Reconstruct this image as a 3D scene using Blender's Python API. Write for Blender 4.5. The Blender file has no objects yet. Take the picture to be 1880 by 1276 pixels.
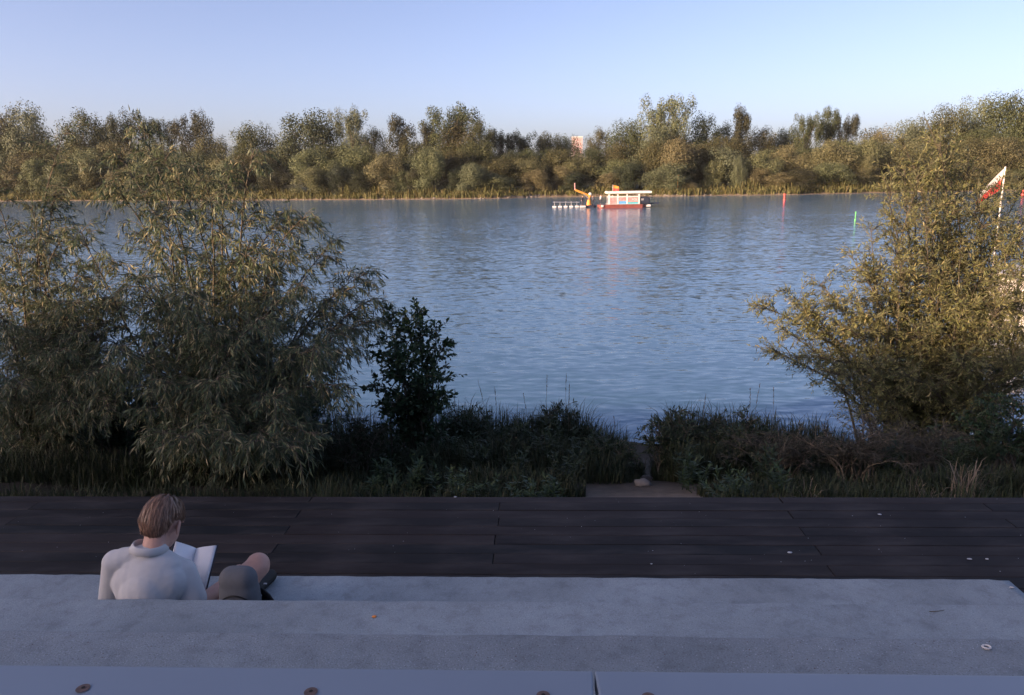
import bpy, bmesh, math, random
import numpy as np
from mathutils import Vector, Matrix, Euler, noise as mnoise

random.seed(11)
rng = np.random.default_rng(11)
R = math.radians
scene = bpy.context.scene
COL = scene.collection

# ------------------------------------------------------------------ camera
CAM_Z = 2.48
cam_data = bpy.data.cameras.new('camera')
cam = bpy.data.objects.new('camera', cam_data)
COL.objects.link(cam)
cam_data.sensor_width = 36.0
cam_data.lens = 26.0
cam_data.clip_start = 0.05
cam_data.clip_end = 12000
CAM_M = (Matrix.Rotation(R(2.3), 3, 'Z') @ Matrix.Rotation(R(90 - 13.0), 3, 'X') @ Matrix.Rotation(R(-0.9), 3, 'Z'))
cam.matrix_world = Matrix.Translation((0, 0, CAM_Z)) @ CAM_M.to_4x4()
scene.camera = cam

# ------------------------------------------------------------------ sky and sun
SUN_EL, SUN_AZ = 14.0, 56.0        # light comes from behind the camera, from the left
world = bpy.data.worlds.new('World')
scene.world = world
world.use_nodes = True
wn = world.node_tree
sky = wn.nodes.new('ShaderNodeTexSky')
sky.sky_type = 'NISHITA'
sky.sun_disc = False
sky.sun_elevation = R(SUN_EL)
sky.sun_rotation = R(180 + SUN_AZ)
sky.altitude = 100
sky.air_density = 0.6
sky.dust_density = 2.8
sky.ozone_density = 0.8
tint = wn.nodes.new('ShaderNodeMix'); tint.data_type = 'RGBA'; tint.blend_type = 'MULTIPLY'; tint.inputs[0].default_value = 1.0
tint.inputs[7].default_value = (1.07, 0.945, 1.03, 1)       # the photograph's cool rosy white balance, the same over the whole sky
wn.links.new(sky.outputs[0], tint.inputs[6]); wn.links.new(tint.outputs[2], wn.nodes['Background'].inputs[0])
wn.nodes['Background'].inputs[1].default_value = 0.128
sun_data = bpy.data.lights.new('sun', 'SUN')
sun = bpy.data.objects.new('sun', sun_data)
COL.objects.link(sun)
sun_data.energy = 5.0
sun_data.angle = R(0.53)
sun_data.color = (1.0, 0.67, 0.41)
ld = Vector((math.sin(R(SUN_AZ)) * math.cos(R(SUN_EL)), math.cos(R(SUN_AZ)) * math.cos(R(SUN_EL)), -math.sin(R(SUN_EL))))
sun.rotation_euler = ld.to_track_quat('-Z', 'Y').to_euler()
sun.location = (-20, -30, 40)
vs = scene.view_settings
vs.view_transform = 'Standard'
vs.look = 'None'
vs.gamma = 1.0
vs.use_curve_mapping = False
vs.exposure = 1.2
scene.cycles.use_denoising = True
scene.cycles.max_bounces = 8
scene.cycles.transparent_max_bounces = 8
scene.cycles.filter_width = 1.5
scene.cycles.caustics_reflective = False
scene.cycles.caustics_refractive = False

# ------------------------------------------------------------------ helpers
def ray(px, py):
    return CAM_M @ Vector(((px - 940) / 1357.8, -(py - 638) / 1357.8, -1))
def atY(px, py, Y):                       # the point of the place that stands Y metres ahead along this sight line
    d = ray(px, py); return Vector((0, 0, CAM_Z)) + d * (Y / d.y)
def atZ(px, py, z):
    d = ray(px, py); return Vector((0, 0, CAM_Z)) + d * ((z - CAM_Z) / d.z)
def tag(o, label=None, cat=None, group=None, kind=None):
    if label: o['label'] = label
    if cat: o['category'] = cat
    if group: o['group'] = group
    if kind: o['kind'] = kind
    return o
def empty(name, loc=(0, 0, 0), rz=0.0):
    o = bpy.data.objects.new(name, None); COL.objects.link(o)
    o.location = loc; o.rotation_euler = (0, 0, rz); o.empty_display_size = 0.1
    return o
def link(name, me, mat=None, parent=None, loc=None):
    o = bpy.data.objects.new(name, me); COL.objects.link(o)
    if mat is not None and not me.materials: me.materials.append(mat)
    if parent is not None: o.parent = parent
    if loc is not None: o.location = loc
    return o
def npmesh(name, V, quads=None, tris=None, smooth=False):
    me = bpy.data.meshes.new(name)
    V = np.asarray(V, dtype=np.float32)
    nq = 0 if quads is None else len(quads); nt = 0 if tris is None else len(tris)
    me.vertices.add(len(V)); me.vertices.foreach_set('co', V.ravel())
    idx = []
    if nq: idx.append(np.asarray(quads, dtype=np.int32).ravel())
    if nt: idx.append(np.asarray(tris, dtype=np.int32).ravel())
    idx = np.concatenate(idx)
    me.loops.add(len(idx)); me.loops.foreach_set('vertex_index', idx)
    me.polygons.add(nq + nt)
    st = np.concatenate([np.arange(nq) * 4, nq * 4 + np.arange(nt) * 3]).astype(np.int32)
    me.polygons.foreach_set('loop_start', st)
    me.update(calc_edges=True); me.validate()
    if smooth: me.polygons.foreach_set('use_smooth', np.ones(nq + nt, dtype=bool))
    return me
def bm_mesh(name, bm, smooth=False):
    me = bpy.data.meshes.new(name); bm.normal_update(); bm.to_mesh(me); bm.free()
    if smooth:
        for p in me.polygons: p.use_smooth = True
    return me
def box(bm, x0, x1, y0, y1, z0, z1, bevel=0.0, seg=1):
    r = bmesh.ops.create_cube(bm, size=1.0)
    for v in r['verts']:
        v.co = Vector((x0 + (v.co.x + .5) * (x1 - x0), y0 + (v.co.y + .5) * (y1 - y0), z0 + (v.co.z + .5) * (z1 - z0)))
    if bevel:
        es = {e for v in r['verts'] for e in v.link_edges}
        bmesh.ops.bevel(bm, geom=list(es), offset=bevel, segments=seg, affect='EDGES', profile=0.6)
def box_me(name, *a, **k):
    bm = bmesh.new(); box(bm, *a, **k); return bm_mesh(name, bm)
def tube_arrays(paths, sides=5):
    """paths: list of (points Nx3, radii N) -> V, quads"""
    Vs, Qs, off = [], [], 0
    ang = np.arange(sides) * 2 * np.pi / sides
    for P, r in paths:
        P = np.asarray(P, float); r = np.broadcast_to(np.asarray(r, float), (len(P),))
        T = np.gradient(P, axis=0); T /= np.linalg.norm(T, axis=1, keepdims=True) + 1e-9
        ref = np.where(np.abs(T[:, 2:3]) > 0.9, np.array([[1., 0, 0]]), np.array([[0, 0, 1.]]))
        A = np.cross(T, ref); A /= np.linalg.norm(A, axis=1, keepdims=True) + 1e-9
        B = np.cross(T, A)
        ring = P[:, None] + r[:, None, None] * (np.cos(ang)[None, :, None] * A[:, None] + np.sin(ang)[None, :, None] * B[:, None])
        n = len(P); Vs.append(ring.reshape(-1, 3))
        i = np.arange(n - 1)[:, None] * sides + np.arange(sides)[None]; j = np.arange(n - 1)[:, None] * sides + (np.arange(sides)[None] + 1) % sides
        Qs.append(np.stack([i, j, j + sides, i + sides], -1).reshape(-1, 4) + off)
        off += n * sides
    return np.concatenate(Vs), np.concatenate(Qs)
def tube_me(name, paths, sides=5, smooth=True):
    V, Q = tube_arrays(paths, sides); return npmesh(name, V, Q, smooth=smooth)
def leaves_arrays(P, D, N, L, W, wide=0.42, fold=0.0):
    """diamond leaves: base P, direction D, side from N, length L, width W"""
    D = D / (np.linalg.norm(D, axis=1, keepdims=True) + 1e-9)
    S = np.cross(D, N); S /= np.linalg.norm(S, axis=1, keepdims=True) + 1e-9
    U = np.cross(S, D)
    L = np.broadcast_to(np.asarray(L, float), (len(P),))[:, None]; W = np.broadcast_to(np.asarray(W, float), (len(P),))[:, None]
    V = np.stack([P, P + D * L * wide + S * W * .5 + U * fold * W, P + D * L - U * 0.06 * L, P + D * L * wide - S * W * .5 + U * fold * W], 1).reshape(-1, 3)
    Q = np.arange(len(P) * 4).reshape(-1, 4)
    return V, Q
def rand_unit(n):
    v = rng.normal(size=(n, 3)); return v / np.linalg.norm(v, axis=1, keepdims=True)

# ------------------------------------------------------------------ materials
def new_mat(name):
    m = bpy.data.materials.new(name); m.use_nodes = True
    nt = m.node_tree; b = nt.nodes['Principled BSDF']
    return m, nt, b
def ramp(nt, fac, stops):
    r = nt.nodes.new('ShaderNodeValToRGB'); e = r.color_ramp.elements
    while len(e) < len(stops): e.new(0.5)
    for k, (p, c) in enumerate(stops): e[k].position = p; e[k].color = (*c, 1) if len(c) == 3 else c
    nt.links.new(fac, r.inputs[0]); return r.outputs[0]
def noise_tex(nt, scale, detail=4, rough=0.55, coords='Object', mapping=None):
    tc = nt.nodes.new('ShaderNodeTexCoord'); n = nt.nodes.new('ShaderNodeTexNoise')
    n.inputs['Scale'].default_value = scale; n.inputs['Detail'].default_value = detail; n.inputs['Roughness'].default_value = rough
    src = tc.outputs[coords]
    if mapping:
        mp = nt.nodes.new('ShaderNodeMapping'); mp.inputs['Scale'].default_value = mapping
        nt.links.new(src, mp.inputs[0]); src = mp.outputs[0]
    nt.links.new(src, n.inputs['Vector']); return n.outputs['Fac']
def mixc(nt, fac, a, b, mode='MIX'):
    m = nt.nodes.new('ShaderNodeMix'); m.data_type = 'RGBA'; m.blend_type = mode
    for s, v in ((0, fac), (6, a), (7, b)):
        if hasattr(v, 'links'): nt.links.new(v, m.inputs[s])
        else: m.inputs[s].default_value = v if s == 0 else (*v, 1)
    return m.outputs[2]
def bump(nt, b, h, strength=0.3, dist=0.01):
    bp = nt.nodes.new('ShaderNodeBump'); bp.inputs['Strength'].default_value = strength; bp.inputs['Distance'].default_value = dist
    nt.links.new(h, bp.inputs['Height']); nt.links.new(bp.outputs[0], b.inputs['Normal'])
def plain(name, col, rough=0.6, metal=0.0, var=0.12, scale=8.0, spec=0.5):
    m, nt, b = new_mat(name)
    f = noise_tex(nt, scale)
    lo = tuple(c * (1 - var) for c in col); hi = tuple(min(1, c * (1 + var)) for c in col)
    nt.links.new(ramp(nt, f, [(0.3, lo), (0.7, hi)]), b.inputs['Base Color'])
    b.inputs['Roughness'].default_value = rough; b.inputs['Metallic'].default_value = metal
    b.inputs['Specular IOR Level'].default_value = spec
    return m
def leaf_mat(name, cols, trans=0.3, rough=0.55, obj_var=0.0, back=None, spec=0.3):
    """leaf colour varies leaf by leaf (island) and plant by plant (object)"""
    m, nt, b = new_mat(name)
    g = nt.nodes.new('ShaderNodeNewGeometry')
    c = ramp(nt, g.outputs['Random Per Island'], [(k / (len(cols) - 1), x) for k, x in enumerate(cols)])
    if back is not None: c = mixc(nt, g.outputs['Backfacing'], c, back)
    if obj_var:
        oi = nt.nodes.new('ShaderNodeObjectInfo')
        tint = ramp(nt, oi.outputs['Random'], [(0.0, (1 - obj_var, 1 - obj_var * .5, 1 - obj_var * .2)), (0.35, (1 - obj_var * .6, 1, 1 - obj_var * .5)), (0.7, (1, .97, .9)), (1.0, (1, 1 - obj_var * .4, 1 - obj_var * .6))])
        c = mixc(nt, 1.0, c, tint, 'MULTIPLY')
    nt.links.new(c, b.inputs['Base Color'])
    b.inputs['Roughness'].default_value = rough; b.inputs['Specular IOR Level'].default_value = spec
    t = nt.nodes.new('ShaderNodeBsdfTranslucent'); nt.links.new(c, t.inputs[0])
    mx = nt.nodes.new('ShaderNodeMixShader'); mx.inputs[0].default_value = trans
    nt.links.new(b.outputs[0], mx.inputs[1]); nt.links.new(t.outputs[0], mx.inputs[2])
    nt.links.new(mx.outputs[0], nt.nodes['Material Output'].inputs[0])
    return m

def concrete_mat(name, base, grit):
    m, nt, b = new_mat(name)
    big = noise_tex(nt, 1.6, 5, 0.6); mid = noise_tex(nt, 14, 7, 0.7); fine = noise_tex(nt, 210, 3, 0.75)
    c = ramp(nt, big, [(0.32, tuple(x * .80 for x in base)), (0.5, base), (0.68, tuple(x * 1.18 for x in base))])
    c2 = ramp(nt, mid, [(0.34, (.80, .785, .78)), (0.5, (1, 1, 1)), (0.68, (1.06, 1.04, 1.03))])
    c = mixc(nt, 1.0, c, c2, 'MULTIPLY')
    c3 = ramp(nt, fine, [(0.34, (.50, .47, .45)), (0.43, (1, 1, 1)), (0.58, (1, 1, 1)), (0.68, (1.55, 1.55, 1.58))])
    c = mixc(nt, grit, c, mixc(nt, 1.0, c, c3, 'MULTIPLY'))
    v = nt.nodes.new('ShaderNodeTexVoronoi'); v.inputs['Scale'].default_value = 70
    tc = nt.nodes.new('ShaderNodeTexCoord'); nt.links.new(tc.outputs['Object'], v.inputs['Vector'])
    spots = ramp(nt, v.outputs['Distance'], [(0.05, (.45, .42, .40)), (0.16, (1, 1, 1))])
    sel = nt.nodes.new('ShaderNodeMath'); sel.operation = 'MULTIPLY'
    patch = ramp(nt, noise_tex(nt, 3.2, 3), [(0.48, (0, 0, 0)), (0.68, (1, 1, 1))])
    nt.links.new(patch, sel.inputs[0]); sel.inputs[1].default_value = grit * 0.9
    c = mixc(nt, sel.outputs[0], c, mixc(nt, 1.0, c, spots, 'MULTIPLY'))
    nt.links.new(c, b.inputs['Base Color']); b.inputs['Roughness'].default_value = 0.85
    mm = nt.nodes.new('ShaderNodeMath'); mm.operation = 'ADD'; nt.links.new(mid, mm.inputs[0]); nt.links.new(fine, mm.inputs[1])
    bump(nt, b, mm.outputs[0], 0.25 + 0.3 * grit, 0.006)
    return m
def wood_mat(name):
    m, nt, b = new_mat(name)
    oi = nt.nodes.new('ShaderNodeObjectInfo')
    grain = noise_tex(nt, 6, 5, 0.6, mapping=(0.6, 14, 14))
    wear = noise_tex(nt, 2.2, 5, 0.6, mapping=(0.8, 2.5, 1))
    c = ramp(nt, oi.outputs['Random'], [(0, (.013, .012, .013)), (.25, (.026, .021, .021)), (.45, (.012, .014, .016)), (.65, (.020, .017, .017)), (.85, (.030, .025, .025)), (1, (.010, .012, .014))])
    c = mixc(nt, 1.0, c, ramp(nt, grain, [(.25, (.72, .72, .72)), (.6, (1.08, 1.06, 1.04))]), 'MULTIPLY')
    c = mixc(nt, ramp(nt, wear, [(.46, (0, 0, 0)), (.68, (.75, .75, .75))]), c, (.046, .041, .041))
    nt.links.new(c, b.inputs['Base Color'])
    b.inputs['Roughness'].default_value = 0.68; b.inputs['Specular IOR Level'].default_value = 0.15
    bump(nt, b, grain, 0.25, 0.003)
    return m
def ground_mat():
    m, nt, b = new_mat('earth')
    n1 = noise_tex(nt, 0.9, 6, .6); n2 = noise_tex(nt, 7, 6, .65)
    dirt = mixc(nt, 1.0, ramp(nt, n1, [(.3, (.10, .082, .066)), (.7, (.20, .168, .135))]), ramp(nt, n2, [(.3, (.7, .7, .7)), (.7, (1.15, 1.12, 1.1))]), 'MULTIPLY')
    g = nt.nodes.new('ShaderNodeNewGeometry'); sp = nt.nodes.new('ShaderNodeSeparateXYZ'); nt.links.new(g.outputs['Position'], sp.inputs[0])
    wob = nt.nodes.new('ShaderNodeMath'); wob.operation = 'MULTIPLY_ADD'; wob.inputs[1].default_value = 1.2; nt.links.new(n1, wob.inputs[0]); nt.links.new(sp.outputs['X'], wob.inputs[2])
    off = nt.nodes.new('ShaderNodeMath'); off.operation = 'SUBTRACT'; off.inputs[1].default_value = 1.95; nt.links.new(wob.outputs[0], off.inputs[0])
    ab = nt.nodes.new('ShaderNodeMath'); ab.operation = 'ABSOLUTE'; nt.links.new(off.outputs[0], ab.inputs[0])
    mp = nt.nodes.new('ShaderNodeMapRange'); mp.inputs[1].default_value = .75; mp.inputs[2].default_value = 1.25; nt.links.new(ab.outputs[0], mp.inputs[0])
    my2 = nt.nodes.new('ShaderNodeMapRange'); my2.inputs[1].default_value = 7.3; my2.inputs[2].default_value = 8.3; nt.links.new(sp.outputs['Y'], my2.inputs[0])
    mx_ = nt.nodes.new('ShaderNodeMath'); mx_.operation = 'MAXIMUM'; nt.links.new(mp.outputs[0], mx_.inputs[0]); nt.links.new(my2.outputs[0], mx_.inputs[1])
    dirt = mixc(nt, mx_.outputs[0], dirt, (.030, .026, .020))
    mr = nt.nodes.new('ShaderNodeMapRange'); mr.inputs[1].default_value = -2.85; mr.inputs[2].default_value = -2.3
    nt.links.new(sp.outputs['Z'], mr.inputs[0])
    far = mixc(nt, mr.outputs[0], (.18, .145, .105), (.055, .06, .028))
    my = nt.nodes.new('ShaderNodeMapRange'); my.inputs[1].default_value = 80; my.inputs[2].default_value = 90
    nt.links.new(sp.outputs['Y'], my.inputs[0])
    nt.links.new(mixc(nt, my.outputs[0], dirt, far), b.inputs['Base Color'])
    b.inputs['Roughness'].default_value = 0.95; b.inputs['Specular IOR Level'].default_value = 0.15
    bump(nt, b, n2, 0.6, 0.05)
    return m
def water_mat():
    """river water: fine waves tilt the surface normal; slopes are larger across the wind than along it"""
    m, nt, b = new_mat('river water')
    b.inputs['Base Color'].default_value = (.058, .130, .215, 1)
    b.inputs['IOR'].default_value = 1.333
    b.inputs['Roughness'].default_value = 0.12
    tc = nt.nodes.new('ShaderNodeTexCoord')
    def vec(op, a_, b_):
        v = nt.nodes.new('ShaderNodeVectorMath'); v.operation = op
        for k, s in enumerate((a_, b_)):
            if s is None: continue
            if hasattr(s, 'links'): nt.links.new(s, v.inputs[k])
            elif op == 'SCALE' and k == 1: v.inputs['Scale'].default_value = s
            else: v.inputs[k].default_value = s
        return v
    def wave(mx, my, rot, amp, detail, seed):
        mp = nt.nodes.new('ShaderNodeMapping'); mp.inputs['Scale'].default_value = (mx, my, 1); mp.inputs['Rotation'].default_value = (0, 0, rot); mp.inputs['Location'].default_value = (seed, seed * 2, 0)
        nt.links.new(tc.outputs['Object'], mp.inputs[0])
        n = nt.nodes.new('ShaderNodeTexNoise'); n.inputs['Detail'].default_value = detail; n.inputs['Scale'].default_value = 1.0; n.inputs['Roughness'].default_value = .55
        nt.links.new(mp.outputs[0], n.inputs['Vector'])
        s = vec('SUBTRACT', n.outputs['Color'], (.5, .5, .5))
        return vec('MULTIPLY', s.outputs[0], amp).outputs[0]
    w = vec('ADD', wave(.38, 1.5, .06, (.11, .20, 0), 2, 1), wave(1.7, 5.0, -.12, (.32, .50, 0), 3, 5)).outputs[0]
    w = vec('ADD', w, wave(.07, .25, .1, (.03, .05, 0), 2, 9)).outputs[0]
    pat = noise_tex(nt, 1.0, 3, .5, mapping=(0.010, 0.045, 1))
    st = nt.nodes.new('ShaderNodeMapRange'); st.inputs[1].default_value = .38; st.inputs[2].default_value = .60; st.inputs[3].default_value = 0.75; st.inputs[4].default_value = 1.1
    nt.links.new(pat, st.inputs[0])
    sc = nt.nodes.new('ShaderNodeVectorMath'); sc.operation = 'SCALE'; nt.links.new(w, sc.inputs[0]); nt.links.new(st.outputs[0], sc.inputs['Scale'])
    nrm = vec('NORMALIZE', vec('ADD', sc.outputs[0], (0, 0, 1)).outputs[0], None)
    nt.links.new(nrm.outputs[0], b.inputs['Normal'])
    return m

M = {}
M['concrete'] = concrete_mat('weathered concrete', (.262, .300, .322), 0.75)
M['concrete_grit'] = concrete_mat('gritty concrete', (.238, .266, .284), 1.0)
M['wood'] = wood_mat('dark decking')
M['deck_base'] = plain('deck understructure', (.012, .012, .014), .9)
M['board'] = plain('painted bench board', (.19, .235, .295), .38, var=.05, scale=2.5)
M['rust'] = plain('rusty washer', (.10, .066, .058), .7, var=.4, scale=120)
M['black'] = plain('black void', (.008, .008, .008), .9)
M['earth'] = ground_mat()
M['water'] = water_mat()
M['bark'] = plain('willow bark', (.10, .085, .062), .85, var=.35, scale=30)
M['far_bark'] = plain('far bark', (.10, .085, .068), .9, var=.3, scale=1.5)
M['willow'] = leaf_mat('willow leaves', [(.058, .088, .040), (.080, .118, .054), (.115, .150, .072), (.066, .098, .045), (.22, .215, .105), (.36, .31, .17)], .30, .5, back=(.095, .118, .075), spec=.45)
M['willow_right'] = leaf_mat('osier leaves', [(.14, .165, .062), (.18, .20, .078), (.26, .245, .105), (.155, .175, .068), (.38, .32, .15)], .32, .55, back=(.18, .19, .11))
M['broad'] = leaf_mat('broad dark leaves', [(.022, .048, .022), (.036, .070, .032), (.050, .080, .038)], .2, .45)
M['grass'] = leaf_mat('bank grass', [(.022, .036, .017), (.034, .050, .022), (.056, .056, .032), (.028, .044, .020)], .25, .7)
M['weed'] = leaf_mat('weed leaves', [(.030, .052, .022), (.044, .072, .030), (.036, .060, .024)], .22, .5)
M['weed_dull'] = leaf_mat('dull weed leaves', [(.026, .044, .022), (.038, .058, .028), (.05, .062, .034)], .25, .6)
M['brush'] = leaf_mat('feathery brush', [(.050, .052, .040), (.068, .066, .050), (.044, .050, .036)], .2, .7)
M['dry'] = leaf_mat('dry reed', [(.22, .18, .13), (.16, .13, .10), (.28, .23, .17)], .2, .8)
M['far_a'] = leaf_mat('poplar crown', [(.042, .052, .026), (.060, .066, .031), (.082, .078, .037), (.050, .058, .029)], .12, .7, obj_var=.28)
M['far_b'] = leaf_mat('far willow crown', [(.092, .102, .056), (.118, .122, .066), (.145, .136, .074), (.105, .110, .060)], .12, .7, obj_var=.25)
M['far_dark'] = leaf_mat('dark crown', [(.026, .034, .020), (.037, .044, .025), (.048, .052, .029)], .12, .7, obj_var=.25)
M['reed'] = leaf_mat('far reeds', [(.085, .095, .035), (.12, .12, .045), (.15, .125, .055)], .25, .7)
M['white'] = plain('white paint', (.62, .60, .58), .5, var=.10, scale=4)
M['orange'] = plain('orange paint', (.60, .25, .04), .5, var=.08)
M['red'] = plain('red paint', (.55, .06, .05), .5, var=.1)
M['hull'] = plain('red brown hull', (.20, .055, .045), .6, var=.2, scale=2)
M['navy'] = plain('dark navy paint', (.02, .025, .045), .5)
M['teal'] = plain('teal print', (.05, .40, .48), .5)
M['blue'] = plain('blue print', (.10, .32, .60), .5)
M['pink'] = plain('pink print', (.45, .24, .24), .5, var=.35, scale=3)
M['green'] = plain('green buoy paint', (.10, .42, .12), .5)
M['metal'] = plain('grey metal', (.45, .45, .46), .35, metal=.8)
M['glass_dark'] = plain('tinted glass', (.02, .025, .03), .08)
M['skin'] = plain('skin', (.50, .29, .225), .55, var=.08, scale=25)
M['hair'] = plain('light brown hair', (.16, .095, .062), .5, var=.45, scale=90)
M['shirt'] = plain('cream cotton shirt', (.50, .505, .515), .85, var=.03, scale=40)
M['shorts'] = plain('dark shorts', (.03, .03, .035), .85)
M['pages'] = plain('paper pages', (.84, .85, .87), .75, var=.02, scale=200)
M['cover'] = plain('dark book cover', (.012, .016, .03), .5)
M['bag'] = plain('grey canvas', (.105, .112, .125), .8, var=.06, scale=60)
M['strap'] = plain('black webbing', (.008, .008, .008), .7)
M['eye'] = plain('eye', (.5, .5, .5), .2)
M['wall'] = plain('pale render', (.45, .42, .38), .85, scale=1.5)
M['pinkwall'] = plain('pink tower render', (.40, .33, .33), .85, var=.04)
M['rock'] = plain('pale stone', (.15, .138, .125), .9, var=.25, scale=5)
M['stain'] = plain('pale dropping', (.42, .44, .48), .8)
M['orange_spot'] = plain('orange peel', (.85, .30, .06), .6)
# ------------------------------------------------------------------ ground, river, terraces
SHORE = [(-420, 330), (-175, 266), (-110, 242), (-57, 224), (-14, 213), (2, 222), (17, 220), (30, 214), (38, 211), (50, 212), (68, 209), (94, 216), (134, 219), (200, 225), (420, 260)]
def shoreY(x):
    return float(np.interp(x, [s[0] for s in SHORE], [s[1] for s in SHORE])) + 2.2 * mnoise.noise((x * .11, 0, 2)) + 1.2 * mnoise.noise((x * .35, 0, 7))
NEAR = [(-60, 2.2), (2, 1.0), (2.5, -.35), (5.0, -.55), (6.2, -.62), (7.1, -.72), (8.5, -1.15), (10, -1.75), (12, -2.45), (14, -3.05), (15.6, -3.45), (17, -3.8), (25, -5), (80, -6.5)]
FAR = [(-60, -6.5), (-8, -4.2), (-1.5, -3.75), (0, -3.50), (1.2, -3.2), (2.2, -2.9), (6, -2.6), (12, -2.2), (40, -1.6), (400, -1.0), (6000, -1.0)]
def groundZ(x, y):
    sh = shoreY(x)
    if y < 85:
        z = float(np.interp(y, [n[0] for n in NEAR], [n[1] for n in NEAR]))
        if y > 5.3: z += 0.10 * mnoise.noise((x * .9, y * .9, 0)) + .25 * mnoise.noise((x * .25, y * .2, 4)) * min(1, (y - 5.3) / 4)
        return z
    z = float(np.interp(y - sh, [n[0] for n in FAR], [n[1] for n in FAR]))
    if y - sh > -3: z += .3 * mnoise.noise((x * .15, y * .15, 9)) * min(1, max(0, (y - sh + 3) / 10))
    return z
xs = np.concatenate([[-5000, -1500, -420, -260], np.arange(-200, -20, 2.), np.arange(-20, -8, 1.), np.arange(-8, 9, .4), np.arange(9, 20, 1.), np.arange(20, 200, 2.), [260, 420, 1500, 5000]])
us = np.concatenate([[-60, -10, 1.9, 2.5], np.arange(5.0, 17.2, .3), [19, 25, 40, 80]])
vsf = [-60, -25, -8, -4, -1.5, 0, 1, 2.2, 4, 6, 9, 12, 20, 40, 80, 160, 400, 1500, 6000]
GV = []
for x in xs:
    sh = shoreY(x)
    for y in us: GV.append((x, y, groundZ(x, y)))
    for v in vsf: GV.append((x, sh + v, groundZ(x, sh + v)))
nr = len(us) + len(vsf)
GQ = [(i * nr + j, (i + 1) * nr + j, (i + 1) * nr + j + 1, i * nr + j + 1) for i in range(len(xs) - 1) for j in range(nr - 1)]
tag(link('ground', npmesh('ground', GV, GQ, smooth=True), M['earth']), kind='structure')
WZ = -3.52
wv = [(-3000, 9, WZ), (3000, 9, WZ), (3000, 420, WZ), (-3000, 420, WZ)]
tag(link('river', npmesh('river', wv, [(0, 1, 2, 3)]), M['water']), kind='structure')

def slab(name, x0, x1, y0, y1, z0, z1, mat, wob=0.006, step=0.045, bev=0.014):
    """a cast slab: slightly uneven arris along the front edge (towards +y)"""
    n = max(2, int((x1 - x0) / step)); X = np.linspace(x0, x1, n + 1)
    V, Q = [], []
    prof = lambda w: [(y0, z0), (y0, z1), ((y0 + y1) / 2, z1), (y1 - bev + w, z1), (y1 - bev * .3 + w, z1 - bev * .35), (y1 + w * .5, z1 - bev), (y1, z0)]
    for i, x in enumerate(X):
        w = wob * (mnoise.noise((x * 6, y1 * 3, 1)) + .6 * mnoise.noise((x * 25, y1 * 3, 5)))
        if mnoise.noise((x * 3.1, y1 * 7, 8)) > .5: w -= .009
        for (y, z) in prof(w): V.append((x, y, z))
    k = 7
    for i in range(n):
        for j in range(k - 1): Q.append((i * k + j, i * k + j + 1, (i + 1) * k + j + 1, (i + 1) * k + j))
    me = npmesh(name, V, Q)
    bm = bmesh.new(); bm.from_mesh(me)
    bm.verts.ensure_lookup_table()
    bm.faces.new([bm.verts[j] for j in range(k)][::-1]); bm.faces.new([bm.verts[n * k + j] for j in range(k)])
    bmesh.ops.recalc_face_normals(bm, faces=bm.faces); bm.to_mesh(me); bm.free()
    return tag(link(name, me, mat), kind='structure')
slab('concrete_seat_step', -9, 2.36, 2.40, 3.49, -.5, .45, M['concrete'])
slab('concrete_middle_step', -9, 7, 1.60, 2.588, -.5, .87, M['concrete'])
slab('concrete_upper_step', -9, 7, 0.2, 1.757, -.5, 1.29, M['concrete_grit'])
slab('concrete_top_step', -9, 7, -3.0, 0.98, -.5, 1.672, M['concrete'])

# the smooth bench boards on the top step, with sunk screws
def bench_board(x0, x1, skew, screws, label):
    bm = bmesh.new(); box(bm, x0, x1, .62, 1.038, 1.676, 1.71, bevel=.004, seg=2)
    for v in bm.verts:
        if abs(v.co.x - (x0 if skew < 0 else x1)) < .02: v.co.x += (1.04 - v.co.y) * skew * -1 * .055
    o = tag(link('bench_board', bm_mesh('bench_board', bm), M['board']), label, 'bench board')
    for sx, sy in screws:
        bm = bmesh.new(); bmesh.ops.create_circle(bm, segments=20, radius=.0105, cap_ends=True)
        for v in bm.verts: v.co.z = .0012 + .0012 * (1 if v.co.length < .004 else 0)
        s = link('screw', bm_mesh('screw', bm), M['rust'], o, (sx, sy, 1.7102))
        bm = bmesh.new(); bmesh.ops.create_circle(bm, segments=12, radius=.003, cap_ends=True)
        link('socket', bm_mesh('socket', bm), M['black'], s, (0, .001, .0018))
bench_board(-2.60, .0795, 1, [(-1.08, .982), (-.719, .981), (-.358, .979), (0, .977)], 'smooth blue grey bench board with the longer row of sunk screws')
bench_board(.0815, 2.8, -1, [(.159, .976), (.52, .974), (.88, .972)], 'smooth blue grey bench board carrying on past the open joint')

# wooden deck
deck = tag(link('deck', box_me('deck', -9.2, 9.2, 2.5, 5.44, -.30, -.036), M['deck_base']), kind='structure')
rows = [(5.352, 5.458)]
y = 5.348
while y > 2.62:
    rows.append((y - .1295, y)); y -= .1335
meshes = {}
def plank(x0, x1, y0, y1):
    L = round(x1 - x0, 2); W = round(y1 - y0, 3)
    if (L, W) not in meshes:
        meshes[(L, W)] = box_me('plank', -L / 2, L / 2, -W / 2, W / 2, -.03, 0, bevel=.003)
    o = link('plank', meshes[(L, W)], M['wood'], deck, ((x0 + x1) / 2, (y0 + y1) / 2, random.uniform(-.0015, .0015)))
    return o
for i, (ya, yb) in enumerate(rows):
    off = -1.845 if i % 2 == 0 else -.325
    lim = -8.5 if yb > 3.42 else 2.39
    seams = [off + 3.69 * k for k in range(-3, 4)]
    edges = sorted([lim] + [s + random.uniform(-.012, .012) for s in seams if lim + .2 < s < 8.6] + [8.6])
    for a, b_ in zip(edges[:-1], edges[1:]): plank(a + .0025, b_ - .0025, ya, yb)

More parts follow.
